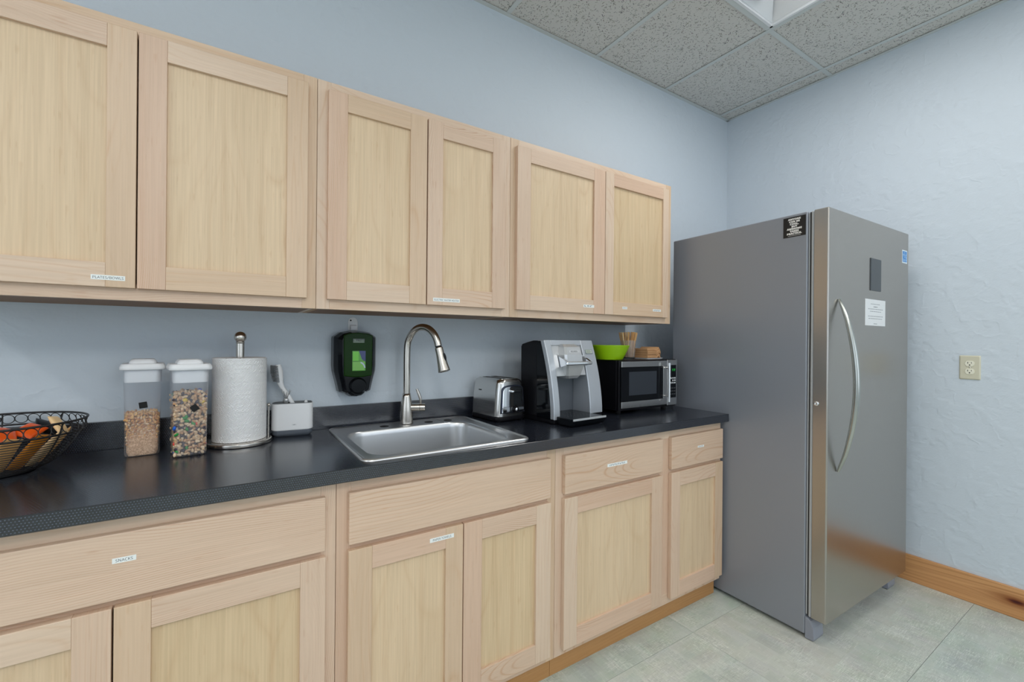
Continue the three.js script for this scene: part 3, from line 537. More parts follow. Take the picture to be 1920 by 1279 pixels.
// ------------------------------------------------------------------ things on the counter
{ // wire basket and the snacks in it
  const cx = -0.507, cz = 0.207, R = 0.174, H = 0.134;
  const t = thing('wire_basket', 'round black wire basket with a ring-pattern rim, full of snacks', 'basket', [cx, CT, cz]);
  const prof = (u) => [0.070 + (R - 0.010 - 0.070) * Math.pow(u, 0.62), 0.006 + (H - 0.032 - 0.006) * Math.pow(u, 1.25)];   // base to lower rim
  const ringAt = (r, y, w) => plain(new THREE.TorusGeometry(r, w, 8, 72)).rotateX(Math.PI / 2).translate(0, y, 0);
  part('rim', ringAt(R, H, 0.0030), M.wire, t);
  part('lower_rim', ringAt(R - 0.008, H - 0.0315, 0.0026), M.wire, t);
  const nC = 40, rm = R - 0.004, ym = H - 0.0155;
  const ringG = plain(new THREE.TorusGeometry(0.0132, 0.0011, 6, 22));
  for (let k = 0; k < nC; k++) { const a = k / nC * 2 * Math.PI, m = part('rim_ring', ringG, M.wire, t); m.rotation.order = 'YXZ'; m.rotation.set(-0.24, a, 0); m.position.set(rm * Math.sin(a), ym, rm * Math.cos(a)); }
  for (let k = 0; k < 17; k++) { const [r, y] = prof((k + 0.3) / 17.3); part('wire', ringAt(r, y, 0.0011), M.wire, t); }
  for (let k = 0; k < 8; k++) {
    const a = (k + 0.28) / 8 * 2 * Math.PI, p = [];
    for (let j = 0; j <= 8; j++) { const [r, y] = prof(j / 8); p.push(V((r + 0.001) * Math.sin(a), y, (r + 0.001) * Math.cos(a))); }
    p.push(V(R * Math.sin(a), H, R * Math.cos(a)));
    part('rib', tube(p, 0.0019, 24, 6), M.wire, t);
  }
  part('base_ring', ringAt(0.070, 0.0035, 0.0034), M.wire, t);
  part('base_wires', merge(...[-3, -2, -1, 0, 1, 2, 3].map((k) => rod(V(-Math.sqrt(0.0049 - (k * 0.02) ** 2), 0.005, k * 0.02), V(Math.sqrt(0.0049 - (k * 0.02) ** 2), 0.005, k * 0.02), 0.0011, 0.0011, 6))), M.wire, t);
  // snack packets: pillow shaped
  const pillow = (w, h, d) => { const rings = []; for (let j = 0; j <= 12; j++) { const v = j / 12, e = Math.pow(Math.max(0, Math.sin(Math.PI * v)), 0.5), ring = []; for (let k = 0; k < 20; k++) { const a = k / 20 * 2 * Math.PI, c = Math.cos(a), s = Math.sin(a); ring.push(V(w / 2 * Math.sign(c) * Math.pow(Math.abs(c), 0.6), (v - 0.5) * h, (0.0012 + d / 2 * e) * Math.sign(s) * Math.pow(Math.abs(s), 0.9))); } rings.push(ring); } return loft(rings); };
  const tan = std({ color: srgb(232, 178, 112), roughness: 0.35 }), pale = std({ color: srgb(238, 202, 150), roughness: 0.4 }), org = std({ color: srgb(226, 88, 22), roughness: 0.3 }), amb = std({ color: srgb(214, 134, 36), roughness: 0.3 }), brn = std({ color: srgb(120, 62, 30), roughness: 0.4 });
  const snack = (label, mat, x, y, z, rx, ry, rz, w, h, d, group) => { const o = solo('snack_packet', pillow(w, h, d), mat, label, 'snack', group); o.position.set(cx + x, CT + y, cz + z); o.rotation.set(rx, ry, rz); return o; };
  const G1 = 'tan packets leaning inside the wire basket', ORD = ['first', 'second', 'third', 'fourth', 'fifth', 'sixth', 'seventh'];
  for (let k = 0; k < 6; k++) {                              // fan of tan packets along the wall of the bowl
    const a = 1.66 - k * 0.42, r = 0.109;
    const o = snack(ORD[k] + ' tan packet inside the wire basket, counted from its right end', k % 3 === 1 ? pale : k % 3 === 2 ? amb : tan, r * Math.sin(a), 0.062, r * Math.cos(a), 0, 0, 0, 0.034, 0.108, 0.011, G1);
    o.rotation.order = 'YXZ'; o.rotation.set(0.60, a, -0.26);
  }
  const G2 = 'bright packets on top of the basket';
  snack('bright orange packet on top at the left side of the wire basket', org, 0.035, 0.108, 0.070, -1.3, 0.5, 0.3, 0.045, 0.07, 0.018, G2);
  snack('orange packet with one end up, near the middle of the wire basket', org, 0.068, 0.109, 0.022, -1.15, 0.2, -0.4, 0.045, 0.060, 0.018, G2);
  snack('amber packet between the two orange ones in the wire basket', amb, 0.006, 0.104, 0.020, -1.35, -0.3, 0.5, 0.05, 0.085, 0.018, G2);
  snack('amber packet behind the others in the wire basket', amb, -0.055, 0.106, 0.050, -1.25, -0.3, -0.3, 0.055, 0.09, 0.018, G2);
  snack('black-wrapped packet on top toward the right rim of the wire basket', M.black, 0.085, 0.108, -0.035, -1.25, 0.6, 0.2, 0.05, 0.060, 0.014, G2);
  snack('pale tan packet lying at the right rim of the wire basket', pale, 0.118, 0.118, 0.005, -1.2, 0.9, 0.9, 0.034, 0.055, 0.012, G2);
}
// storage canister with a white lid
const clear = phys({ color: new THREE.Color(0.93, 0.94, 0.96), roughness: 0.2, transmission: 0.9, thickness: 0, ior: 1.45, side: THREE.DoubleSide });
function canister(label, x, z, turn, w, d, labelTurn, labelAt) {
  const t = thing('storage_canister', label, 'canister', [x, CT + 0.0005, z], turn);
  const R = (i, y, r = 0.016) => rrect(0, 0, w * (1 + 0.10 * y / 0.27) - i, d * (1 + 0.06 * y / 0.27) - i, r, y, 6);
  part('body', loft([R(0.012, 0, 0.012), R(0.003, 0.003, 0.015), R(0, 0.010), R(0.002, 0.06), R(0.002, 0.16), R(0, 0.266)], { capStart: true, capEnd: false }), clear, t, 'frosted clear plastic body');
  part('collar', loft([R(0.005, 0.224), R(0.005, 0.268)], { capStart: true, capEnd: true }), M.white, t, 'white band under the lid');
  const L = (i, y) => rrect(0, 0, w * 1.1 + 0.016 - i, d * 1.06 + 0.016 - i, 0.018, y, 6);
  part('lid', loft([L(0.004, 0.262), L(0, 0.264), L(0, 0.271), L(0.006, 0.278), L(0.010, 0.280)]), M.white, t, 'white plastic lid');
  const C = (i, y) => rrect(0, 0, w * 0.78 - i, d * 0.8 - i, 0.012, y, 5);
  part('lid_flap', loft([C(0, 0.280), C(0, 0.285), C(0.010, 0.2925), C(0.018, 0.2935)]), M.white, t);
  const s = part('tape_square', box(-0.0098, -0.0092, 0, 0.0098, 0.0092, 0.0006, 0), M.dark, t, 'black square sticker');
  s.position.set(labelAt[0], labelAt[1], d / 2 * (1 + 0.06 * labelAt[1] / 0.27) + 0.0002); s.rotation.z = labelTurn;
  return t;
}
const lay = (x, z, turn) => (lx, y, lz) => V(x + lx * Math.cos(turn) + lz * Math.sin(turn), CT + 0.0005 + y, z - lx * Math.sin(turn) + lz * Math.cos(turn));
function stuffing(name, label, category, geo, mats, spots) {       // many small bits as one instanced object
  const m = new THREE.InstancedMesh(geo, mats, spots.length); m.name = numbered(name); m.castShadow = m.receiveShadow = true; m.userData = { label, category, kind: 'stuff' };
  const o = new THREE.Object3D();
  spots.forEach((s, i) => { o.position.copy(s.p); o.rotation.set(...s.r); o.scale.set(...s.s); o.updateMatrix(); m.setMatrixAt(i, o.matrix); m.setColorAt(i, s.c); });
  scene.add(m); return m;
}
const CAN = { w: 0.084, d: 0.100 };
function fillSpots(P, w, d, y0, y1, step, make) {            // a layer of bits against the inside of the four walls and on top
  const out = [], hw = w / 2 - 0.006, hd = d / 2 - 0.006;
  const wid = (y) => 1 + 0.09 * y / 0.27;
  for (let y = y0; y < y1; y += step) {
    for (let u = -hw; u <= hw; u += step) { for (const s of [1, -1]) out.push(make(P((u + rr(-0.4, 0.4) * step) * wid(y), y + rr(-0.4, 0.4) * step, s * (hd - rr(0, 0.003))), y)); }
    for (let u = -hd; u <= hd; u += step) { for (const s of [1, -1]) out.push(make(P(s * (hw * wid(y) - rr(0, 0.004)), y + rr(-0.4, 0.4) * step, u + rr(-0.4, 0.4) * step), y)); }
  }
  for (let a = -hw; a <= hw; a += step) for (let b = -hd; b <= hd; b += step) out.push(make(P(a + rr(-0.3, 0.3) * step, y1 + rr(-0.004, 0.006), b + rr(-0.3, 0.3) * step), y1));
  return out;
}
{
  const x = -0.2185, z = 0.133, turn = 0.10;
  canister('clear canister half full of crushed cereal flakes, left of the nut canister', x, z, turn, CAN.w, CAN.d, 0.14, [0.0015, 0.155]);
  const P = lay(x, z, turn);
  const crumbs = dataTex(256, 256, (u, v) => { const a = noise(u * 60, v * 60, 60, 60, 91), b = noise(u * 20, v * 20, 20, 20, 92), k = (a - 0.5) * 70 + (b - 0.5) * 40; return [214 + k, 172 + k, 132 + k]; }, true, 12, 12);
  const core = loft([rrect(0, 0, CAN.w - 0.017, CAN.d - 0.017, 0.012, 0.002, 5), rrect(0, 0, CAN.w - 0.0085, CAN.d - 0.0085, 0.014, 0.014, 5), rrect(0, 0, CAN.w - 0.0085, CAN.d - 0.0085, 0.014, 0.050, 5), rrect(0, 0, CAN.w - 0.028, CAN.d - 0.03, 0.012, 0.118, 5)]);
  const c = solo('cereal_crumbs', uvBox(core, 'y'), std({ map: crumbs, roughness: 0.9 }), 'fine tan cereal crumbs at the bottom of the left canister', 'cereal'); c.userData.kind = 'stuff'; c.position.set(x, CT + 0.0005, z); c.rotation.y = turn;
  const flake = plain(new THREE.SphereGeometry(1, 7, 5)), cols = [srgb(226, 168, 104), srgb(236, 186, 120), srgb(210, 150, 98), srgb(238, 206, 168)];
  stuffing('cereal_flakes', 'pale orange cereal flakes heaped inside the left canister', 'cereal', flake, std({ color: 0xffffff, roughness: 0.8 }), fillSpots(P, CAN.w, CAN.d, 0.034, 0.122, 0.0068, (p, y) => { const s = 0.25 + Math.max(0, y - 0.03) * 8; return { p, r: [rr(0, 6), rr(0, 6), rr(0, 6)], s: [0.0075 * s, 0.0045 * s, 0.0018 + 0.0012 * s], c: cols[Math.floor(rnd() * 4)] }; }));
}
{
  const x = -0.0985, z = 0.206, turn = 0.165;
  canister('clear canister of nuts and coloured candies, next to the paper towels', x, z, turn, CAN.w, CAN.d, 0.62 + Math.PI / 2, [0.0085, 0.146]);
  const P = lay(x, z, turn);
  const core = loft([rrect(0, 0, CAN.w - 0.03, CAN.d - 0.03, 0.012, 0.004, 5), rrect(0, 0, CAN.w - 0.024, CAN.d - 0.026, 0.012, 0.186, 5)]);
  const nut = plain(new THREE.SphereGeometry(1, 9, 7)), nutC = [srgb(222, 190, 150), srgb(232, 204, 168), srgb(206, 168, 126), srgb(196, 150, 108)], can = [srgb(30, 150, 60), srgb(24, 100, 210), srgb(226, 70, 50), srgb(224, 190, 60), srgb(30, 150, 60)], rais = [srgb(52, 44, 60), srgb(66, 54, 66)];
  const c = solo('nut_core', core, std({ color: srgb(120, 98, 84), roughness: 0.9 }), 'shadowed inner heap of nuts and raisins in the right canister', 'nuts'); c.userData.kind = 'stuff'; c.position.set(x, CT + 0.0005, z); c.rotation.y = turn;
  stuffing('trail_mix', 'peanuts, raisins and coloured candies filling the right canister', 'nuts', nut, std({ color: 0xffffff, roughness: 0.55 }), fillSpots(P, CAN.w, CAN.d, 0.008, 0.188, 0.0082, (p) => { const k = rnd(); const s = k < 0.045 ? [0.0074, 0.0074, 0.0045] : [0.0072, 0.0046, 0.0042]; return { p, r: [rr(0, 6), rr(0, 6), rr(0, 6)], s, c: k < 0.045 ? can[Math.floor(rnd() * 5)] : k < 0.20 ? rais[Math.floor(rnd() * 2)] : nutC[Math.floor(rnd() * 4)] }; }));
}
{ // paper towels on a holder
  const x = 0.0385, z = 0.1245;
  const h = thing('paper_towel_holder', 'brushed steel upright paper towel holder with a ball finial', 'holder', [x, CT + 0.0005, z]);
  part('base', lathe([[0, 0], [0.097, 0], [0.0985, 0.002], [0.0985, 0.011], [0.097, 0.013], [0.0935, 0.0145], [0, 0.0145]], 64), M.nickel, h);
  part('post', rod(V(0, 0.014, 0), V(0, 0.345, 0), 0.0125, 0.0125, 24), M.nickel, h);
  part('finial', lathe([[0, 0.342], [0.0125, 0.342], [0.0135, 0.346], [0.0135, 0.348], ...Array.from({ length: 15 }, (_, k) => { const a = -1.05 + (k / 14) * (Math.PI / 2 + 1.05); return [0.0190 * Math.cos(a), 0.3640 + 0.0190 * Math.sin(a)]; })], 28), M.nickel, h);
  const arm = [V(0.088, 0.013, -0.012), V(0.0885, 0.10, -0.012), V(0.0885, 0.118, -0.012)];
  part('tension_arm', merge(tube(arm, 0.0026, 16, 8), mv(plain(new THREE.SphereGeometry(0.0065, 14, 10)), 0.0885, 0.123, -0.012)), M.nickel, h);
  const quilt = dataTex(512, 512, (u, v) => { const a = Math.sin((u * 14 + 0.5 * Math.sin(v * 10 * 6.283)) * 6.283 + v * 9 * 6.283), b = noise(u * 16, v * 16, 16, 16, 95), c = Math.sin((u * 30 - v * 22) * 6.283), k = 128 + 60 * a * (b > 0.5 ? 1 : -0.25) + 50 * (b > 0.5 ? 0 : c); return [k, k, k]; }, false, 7, 7);
  const r = thing('paper_towel_roll', 'thick white quilted paper towel roll on the steel holder', 'paper towels', [x, CT + 0.0155, z]);
  const R0 = 0.0805, Hh = 0.279;
  const g = lathe([[0.019, 0], [R0 - 0.001, 0], [R0, 0.002], [R0, Hh - 0.003], [R0 - 0.002, Hh], [0.021, Hh], [0.019, Hh - 0.001], [0.019, 0]], 72), p = g.attributes.position, uv = g.attributes.uv;
  for (let i = 0; i < p.count; i++) uv.setXY(i, uv.getX(i) * 0.506, p.getY(i));
  part('paper', g, std({ color: new THREE.Color(0.90, 0.90, 0.90), roughness: 0.9, bumpMap: quilt, bumpScale: 0.0026 }), r);
  part('core_tube', lathe([[0.0165, 0.001], [0.0187, 0.001], [0.0187, Hh - 0.001], [0.0165, Hh - 0.001], [0.0165, 0.001]], 28), std({ color: srgb(170, 140, 104), roughness: 0.9 }), r);
}
{ // caddy with brushes
  const x = 0.2085, z = 0.072, turn = -0.12;
  const t = thing('sink_caddy', 'white sink caddy with a grey drip tray beside the paper towels', 'caddy', [x, CT + 0.0005, z], turn);
  const w = 0.139, d = 0.070, R = (i, y, r = 0.022) => rrect(0, 0, w - i, d - i, r, y, 7);
  part('drip_tray', loft([R(0.022, 0, 0.014), R(0.016, 0.003, 0.016), R(0.004, 0.010, 0.02), R(0.006, 0.0225, 0.02)]), std({ color: new THREE.Color(0.10, 0.115, 0.14), roughness: 0.35 }), t, 'smoky grey drip tray');
  part('shell', loft([R(0.006, 0.0225), R(0, 0.026), R(0, 0.118), R(0.001, 0.120), R(0.005, 0.120), R(0.006, 0.118), R(0.006, 0.03)], { capStart: true, capEnd: true }), M.white, t);
  part('rim_insert', loft([R(0.0055, 0.112), R(0.0050, 0.1215), R(0.009, 0.1225), R(0.012, 0.1215), R(0.013, 0.07)], { capStart: false, capEnd: false }), std({ color: new THREE.Color(0.16, 0.175, 0.185), roughness: 0.4 }), t, 'grey inner rim');
  sheet('brand_print', 0.017, 0.0065, 0.0002, printed(96, 36, (c, W, H) => { c.fillStyle = '#dfe1e2'; c.fillRect(0, 0, W, H); c.fillStyle = '#6d7278'; c.font = 'bold 26px sans-serif'; c.textAlign = 'center'; c.textBaseline = 'middle'; c.fillText('oxo', W / 2, H / 2); }), M.white, t, [0.006, 0.043, d / 2 + 0.0001], 'small grey lettering');
  const P = (lx, y, lz) => V(x + lx * Math.cos(turn) + lz * Math.sin(turn), CT + y, z - lx * Math.sin(turn) + lz * Math.cos(turn));
  const b = thing('dish_brush', 'white-handled scrub brush with grey bristles leaning in the caddy', 'brush');
  const hp = [P(0.012, 0.045, -0.005), P(0.004, 0.105, -0.006), P(-0.012, 0.140, -0.008), P(-0.034, 0.176, -0.012), P(-0.043, 0.198, -0.014), P(-0.047, 0.232, -0.015), P(-0.050, 0.263, -0.015)];
  part('handle', taperTube(hp, (u) => 0.0052 + (u > 0.62 ? 0.0042 * Math.min(1, (u - 0.62) * 6) : 0) - (u > 0.9 ? 0.035 * (u - 0.9) : 0), 40, 12, 1.5), M.white, b);
  const bs = []; for (let i = 0; i < 11; i++) for (let k = 0; k < 5; k++) { const y = 0.200 + i * 0.0056, a = P(-0.044 - i * 0.0006, y, -0.027 + k * 0.006), e = P(-0.069 - i * 0.0010 + 0.004 * Math.abs(i - 5) / 5, y + 0.003, -0.029 + k * 0.007); bs.push(rod(a, e, 0.0015, 0.0022, 5)); }
  part('bristles', merge(bs), std({ color: new THREE.Color(0.16, 0.17, 0.18), roughness: 0.6 }), b, 'grey bristle tufts');
  const s = thing('scrubber', 'small clear-handled wire scrubber standing in the caddy behind the brush', 'scrubber');
  part('grip', loft([circle(0, 0, 0, 0.006, 14), circle(0, 0.010, 0, 0.011, 14), circle(0, 0.017, 0, 0.010, 14), circle(0, 0.020, 0, 0.006, 14)].map((r) => r.map((q) => q.add(P(-0.022, 0.118, -0.006))))), M.silverLight, s);
  const ws = []; for (let k = 0; k < 9; k++) { const a = k / 9 * 6.283; ws.push(tube([P(-0.022 + 0.004 * Math.cos(a), 0.134, -0.006 + 0.004 * Math.sin(a)), P(-0.022 + 0.010 * Math.cos(a), 0.152, -0.006 + 0.008 * Math.sin(a)), P(-0.022 + 0.016 * Math.cos(a), 0.166 + 0.006 * Math.sin(k * 2), -0.006 + 0.010 * Math.sin(a))], 0.0011, 8, 5)); }
  part('wires', merge(ws), M.steel, s);
  const k = thing('sponge_clip', 'small white clip at the right end of the sink caddy', 'clip');
  part('clip_arm', loft([P(0.038, 0.10, -0.006), P(0.052, 0.10, -0.006), P(0.052, 0.10, 0.006), P(0.038, 0.10, 0.006)].map((q) => q) && [0.10, 0.121, 0.129].map((y, j) => [P(0.038 + j * 0.002, y, 0.006), P(0.053 - j * 0.002, y, 0.006), P(0.053 - j * 0.002, y, -0.006), P(0.038 + j * 0.002, y, -0.006)]), { smooth: false }), M.white, k);
}
{ // soap dispenser on the wall
  const cx = 0.4390, cy = 1.052, sc = 1.0;
  const t = thing('soap_dispenser', 'black wall-mounted soap dispenser with a dark green cover', 'soap dispenser', [cx, cy, 0.001]);
  // outline from the bottom nub round, metres; y up from the nub
  const half = [[0, 0], [0.022, 0.003], [0.036, 0.013], [0.040, 0.021], [0.046, 0.017], [0.062, 0.024], [0.070, 0.060], [0.0815, 0.105], [0.0835, 0.130], [0.0835, 0.238], [0.0820, 0.245], [0.058, 0.262], [0.030, 0.268], [0, 0.2705]];
  const outline = [...half, ...half.slice(1, -1).reverse().map(([x, y]) => [-x, y])];
  const ringO = (k, ky, z, yo = 0) => outline.map(([x, y]) => V(x * k, 0.135 + (y - 0.135) * ky + yo, z));
  part('housing', loft([ringO(0.97, 0.98, 0), ringO(1, 1, 0.004), ringO(1, 1, 0.050), ringO(0.985, 0.99, 0.056), ringO(0.86, 0.965, 0.080), ringO(0.70, 0.93, 0.097), ringO(0.66, 0.92, 0.099)], { smooth: false }), M.gloss, t);
  const cov = [[-0.054, 0.090], [-0.020, 0.084], [0.020, 0.084], [0.054, 0.090], [0.056, 0.250], [0.036, 0.258], [0, 0.261], [-0.036, 0.258], [-0.056, 0.250]];
  const green = phys({ color: new THREE.Color(0.006, 0.032, 0.001), roughness: 0.16, specularIntensity: 0.22 });
  part('cover', mv(extrude(cov, 0.012, 0.0035, 3), 0, 0, 0.094), green, t, 'dark green translucent front cover');
  part('push_pad', loft([0.094, 0.108, 0.114].map((z, j) => { const o = []; for (let q = 0; q < 28; q++) { const a = q / 28 * 6.283; o.push(V((0.036 - j * 0.004) * Math.cos(a), 0.050 + (0.034 - j * 0.004) * Math.sin(a), z)); } return o; })), M.gloss, t, 'rounded black push pad');
  sheet('refill_window', 0.051, 0.079, 0.0008, printed(160, 248, (c, w, h) => {
    const g = c; g.fillStyle = '#4f9a26'; g.fillRect(0, 0, w, h); g.fillStyle = '#67c02c'; g.fillRect(8, 10, w * 0.42, h * 0.48); g.fillStyle = '#1c2a66'; g.beginPath(); g.moveTo(w * 0.5, 0); g.lineTo(w, 0); g.lineTo(w, h * 0.55); g.lineTo(w * 0.72, h * 0.42); g.fill();
    g.fillStyle = '#6fae46'; g.fillRect(8, h * 0.55, w - 20, h * 0.42); g.fillStyle = '#a9b8c4'; g.beginPath(); g.moveTo(w * 0.62, h * 0.55); g.quadraticCurveTo(w * 0.95, h * 0.6, w, h * 0.86); g.lineTo(w * 0.9, h * 0.86); g.quadraticCurveTo(w * 0.85, h * 0.68, w * 0.62, h * 0.62); g.fill();
    g.fillStyle = '#2c5a17'; g.fillRect(0, h * 0.5, w, 5);
  }, 0.15), M.dark, t, [0.002, 0.149, 0.1063], 'bright green refill label behind the window');
  sheet('brand_print', 0.045, 0.0165, 0.0003, printed(256, 94, (c, w, h) => { c.fillStyle = '#0c2206'; c.fillRect(0, 0, w, h); c.fillStyle = '#7d917a'; c.font = 'bold 58px serif'; c.textAlign = 'center'; c.fillText('H', 34, 56); c.font = 'bold 44px serif'; c.fillText('ILLYARD', 148, 56); c.fillRect(8, 68, w - 16, 18); }, 0.2), M.dark, t, [0.001, 0.229, 0.1061], 'pale lettering');
  const k = thing('adhesive_hook', 'small white adhesive wall hook above the soap dispenser', 'hook', [0.4405, 1.351, 0.0005]);
  part('back_plate', extrude([[-0.0195, -0.027], [0.0195, -0.027], [0.0195, 0.008], [0.0165, 0.019], [0.009, 0.0255], [0, 0.0275], [-0.009, 0.0255], [-0.0165, 0.019], [-0.0195, 0.008]], 0.004, 0.001), M.white, k);
  part('hook_arm', mv(sweepX([[0, -0.004], [0.004, -0.006], [0.008, -0.018], [0.015, -0.020], [0.017, -0.010], [0.020, -0.010], [0.018, -0.025], [0.006, -0.024], [0, -0.016]], -0.012, 0.012, 0.0006), 0, 0, 0.004), M.white, k);
  part('pin', mv(plain(new THREE.SphereGeometry(0.0032, 10, 8)), -0.009, 0.014, 0.0045), M.dark, k);
}
{ // toaster
  const turn = 0.10, fx = 1.0755, fz = 0.2540, Dp = 0.218;
  const t = thing('toaster', 'two-slot stainless steel toaster with a chrome end between sink and coffee maker', 'toaster', [fx, CT + 0.0005, fz], turn);
  const W = 0.164;
  const R = (w, d, y, r = 0.03) => rrect(0, -Dp / 2, w, d, r, y, 7);
  part('base', loft([R(W - 0.006, Dp - 0.004, 0.004, 0.026), R(W + 0.004, Dp + 0.004, 0.008), R(W + 0.006, Dp + 0.006, 0.020), R(W, Dp, 0.024)]), M.black, t);
  for (const [x, z] of [[-0.06, -0.02], [0.06, -0.02], [-0.06, -0.19], [0.06, -0.19]]) part('foot', mv(lathe([[0, 0], [0.009, 0], [0.009, 0.006], [0, 0.006]], 14), x, 0, z), M.rubber, t);
  part('shell', uvBox(loft([R(W, Dp, 0.024), R(W, Dp, 0.05), R(W - 0.008, Dp - 0.002, 0.12), R(W - 0.020, Dp - 0.006, 0.168), R(W - 0.030, Dp - 0.012, 0.180), R(W - 0.046, Dp - 0.026, 0.186)]), 'y'), M.steel, t);
  part('top_plate', loft([rrect(0, -Dp / 2, 0.106, 0.176, 0.012, 0.1855), rrect(0, -Dp / 2, 0.102, 0.172, 0.010, 0.1885)]), M.steel, t);
  for (const x of [-0.025, 0.025]) part('bread_slot', box(x - 0.012, 0.1880, -0.182, x + 0.012, 0.1892, -0.036, 0), M.dark, t);
  // chrome end plate with a rounded top
  const half = (w, b, h, top) => { const o = [[-w, b], [w, b]]; for (let k = 0; k <= 12; k++) { const a = k / 12 * Math.PI; o.push([(w - 0.006) * Math.sign(Math.cos(a)) * Math.pow(Math.abs(Math.cos(a)), 0.55), h + (top - h) * Math.pow(Math.sin(a), 0.6)]); } return o; };
  const lean = (g) => { g.rotateX(-0.035); return g; };
  part('end_groove', lean(mv(extrude(half(0.068, 0.038, 0.125, 0.162), 0.006, 0.001), 0, 0, -0.001)), std({ color: new THREE.Color(0.05, 0.06, 0.09), roughness: 0.15, metalness: 0.6 }), t, 'dark groove round the chrome end');
  part('end_plate', lean(mv(extrude(half(0.063, 0.041, 0.122, 0.156), 0.010, 0.003, 3), 0, 0, -0.0005)), M.chrome, t, 'polished chrome end plate');
  part('lever_slot', lean(box(-0.014, 0.066, 0.0088, 0.000, 0.150, 0.0102, 0)), M.dark, t);
  part('lever', lean(merge(box(-0.016, 0.128, 0.009, 0.030, 0.140, 0.026, 0.005), box(-0.012, 0.130, 0.009, -0.002, 0.138, 0.022, 0.002))), M.chrome, t);
  part('control_band', lean(box(-0.062, 0.046, 0.0085, 0.062, 0.066, 0.0115, 0.002)), M.chrome, t);
  part('dial', mv(lathe([[0, 0.016], [0.010, 0.016], [0.012, 0.013], [0.0125, 0.004], [0.016, 0.003], [0.016, 0]], 24), 0.006, 0.055, 0.010, Math.PI / 2), M.black, t, 'round browning dial');
  part('dial_cap', mv(lathe([[0, 0.003], [0.008, 0.002], [0.009, 0]], 20), 0.006, 0.055, 0.026, Math.PI / 2), M.chrome, t);
  part('button', lean(box(0.027, 0.050, 0.011, 0.056, 0.061, 0.014, 0.003)), M.greyPlastic, t);
  part('side_badge', mv(box(-0.0004, 0.131, -0.155, 0.0004, 0.136, -0.135, 0), -W / 2 + 0.0045, 0, 0, 0, 0, 0), M.dark, t, 'dark printed badge');
}
{ // single-cup coffee maker
  const turn = 0.06, w = 0.256, hw = w / 2;
  const t = thing('coffee_maker', 'silver and black single-cup coffee maker on the counter', 'coffee maker', [1.3320, CT + 0.0005, 0.4120], turn);
  t.scale.x = 1.19;
  const H = 0.364;
  const front = (y) => -0.001 - 0.072 * Math.pow(Math.max(0, (y - 0.03) / (H - 0.03)), 1.75);       // the curved front, z at height y
  const prof = (y0, y1, back, off = 0, n = 14) => { const o = []; for (let k = 0; k <= n; k++) { const y = y0 + (y1 - y0) * k / n; o.push([front(y) + off, y]); } if (typeof back === 'number') o.push([back, y1], [back, y0]); else o.push(...back); return o; };
  part('base', merge(sweepX([[-0.232, 0.002], [-0.004, 0.002], [-0.002, 0.026], [-0.232, 0.026]], -hw + 0.003, hw - 0.003, 0.003)), M.black, t);
  part('housing', sweepX([[-0.237, 0.02], [-0.118, 0.02], [-0.118, H - 0.002], [-0.15, H - 0.002], [-0.19, H - 0.009], [-0.230, H - 0.018], [-0.238, H - 0.03]], -hw, hw, 0.004), M.black, t, 'glossy black rear housing');
  part('side_panel', sweepX(prof(0.018, H - 0.003, -0.119, -0.022), -hw, -hw + 0.010, 0.002), M.gloss, t, 'black side panel');
  part('side_panel', sweepX(prof(0.018, H - 0.003, -0.119, -0.022), hw - 0.010, hw, 0.002), M.gloss, t, 'black side panel');
  const sv = M.silver;
  part('fascia_strip', sweepX(prof(0.020, H, -0.117), -hw + 0.0005, -hw + 0.031, 0.003), sv, t, 'silver front strip');
  part('fascia_panel', sweepX(prof(0.030, H, -0.117), 0.059, hw - 0.0005, 0.003), sv, t, 'wide silver front panel');
  part('fascia_top', sweepX(prof(H - 0.022, H, -0.117, -0.0005), -hw + 0.030, 0.060, 0.002), sv, t);
  part('head_plate', sweepX(prof(0.205, H - 0.020, -0.117, -0.006), -hw + 0.033, 0.057, 0.001), M.silverLight, t);
  part('bay_back', box(-hw + 0.030, 0.026, -0.119, 0.060, 0.207, -0.1165, 0), M.greyPlastic, t, 'dark grey cup bay');
  // brew head
  const q = (xl, xr, z, y, b = -0.09) => [V(xl, y, b), V(xr, y, b), V(xr, y, z - 0.010), V(xr - 0.006, y, z), V(xl + 0.006, y, z), V(xl, y, z - 0.010)].reverse();
  part('brew_head', merge(loft([q(-0.066, 0.026, -0.006, 0.262), q(-0.064, 0.024, -0.010, 0.30), q(-0.058, 0.017, -0.022, 0.334), q(-0.052, 0.011, -0.042, 0.346)], { smooth: false })), M.silverLight, t, 'silver brewing head');
  part('pod_chamber', merge(loft([q(-0.046, 0.010, -0.022, 0.193), q(-0.054, 0.018, -0.012, 0.206), q(-0.064, 0.026, 0.002, 0.252), q(-0.064, 0.026, 0.000, 0.262)], { smooth: false })), M.silverLight, t);
  const arm = (s) => { const x = s < 0 ? -0.084 : 0.036; return loft([[-0.088, 0.300, 0.250], [-0.060, 0.302, 0.238], [-0.01, 0.284, 0.248], [0.018, 0.270, 0.256]].map(([z, a, b]) => [V(x, b, z), V(x + 0.010, b, z), V(x + 0.010, a, z), V(x, a, z)]), { smooth: false }); };
  part('handle', merge(arm(-1), arm(1), box(-0.084, 0.254, 0.008, 0.050, 0.271, 0.022, 0.006)), M.chrome, t, 'chrome lift handle');
  const kg = sheet('brand_print', 0.054, 0.013, 0.0002, printed(256, 62, (c, W, Hh) => { c.fillStyle = '#c4c6c8'; c.fillRect(0, 0, W, Hh); c.fillStyle = '#33373c'; c.font = 'bold 46px sans-serif'; c.textAlign = 'center'; c.textBaseline = 'middle'; c.fillText('KEURIG', W / 2, Hh / 2); }), M.silverLight, t, [-0.020, 0.3140, -0.0138], 'dark lettering'); kg.rotation.x = -0.34;
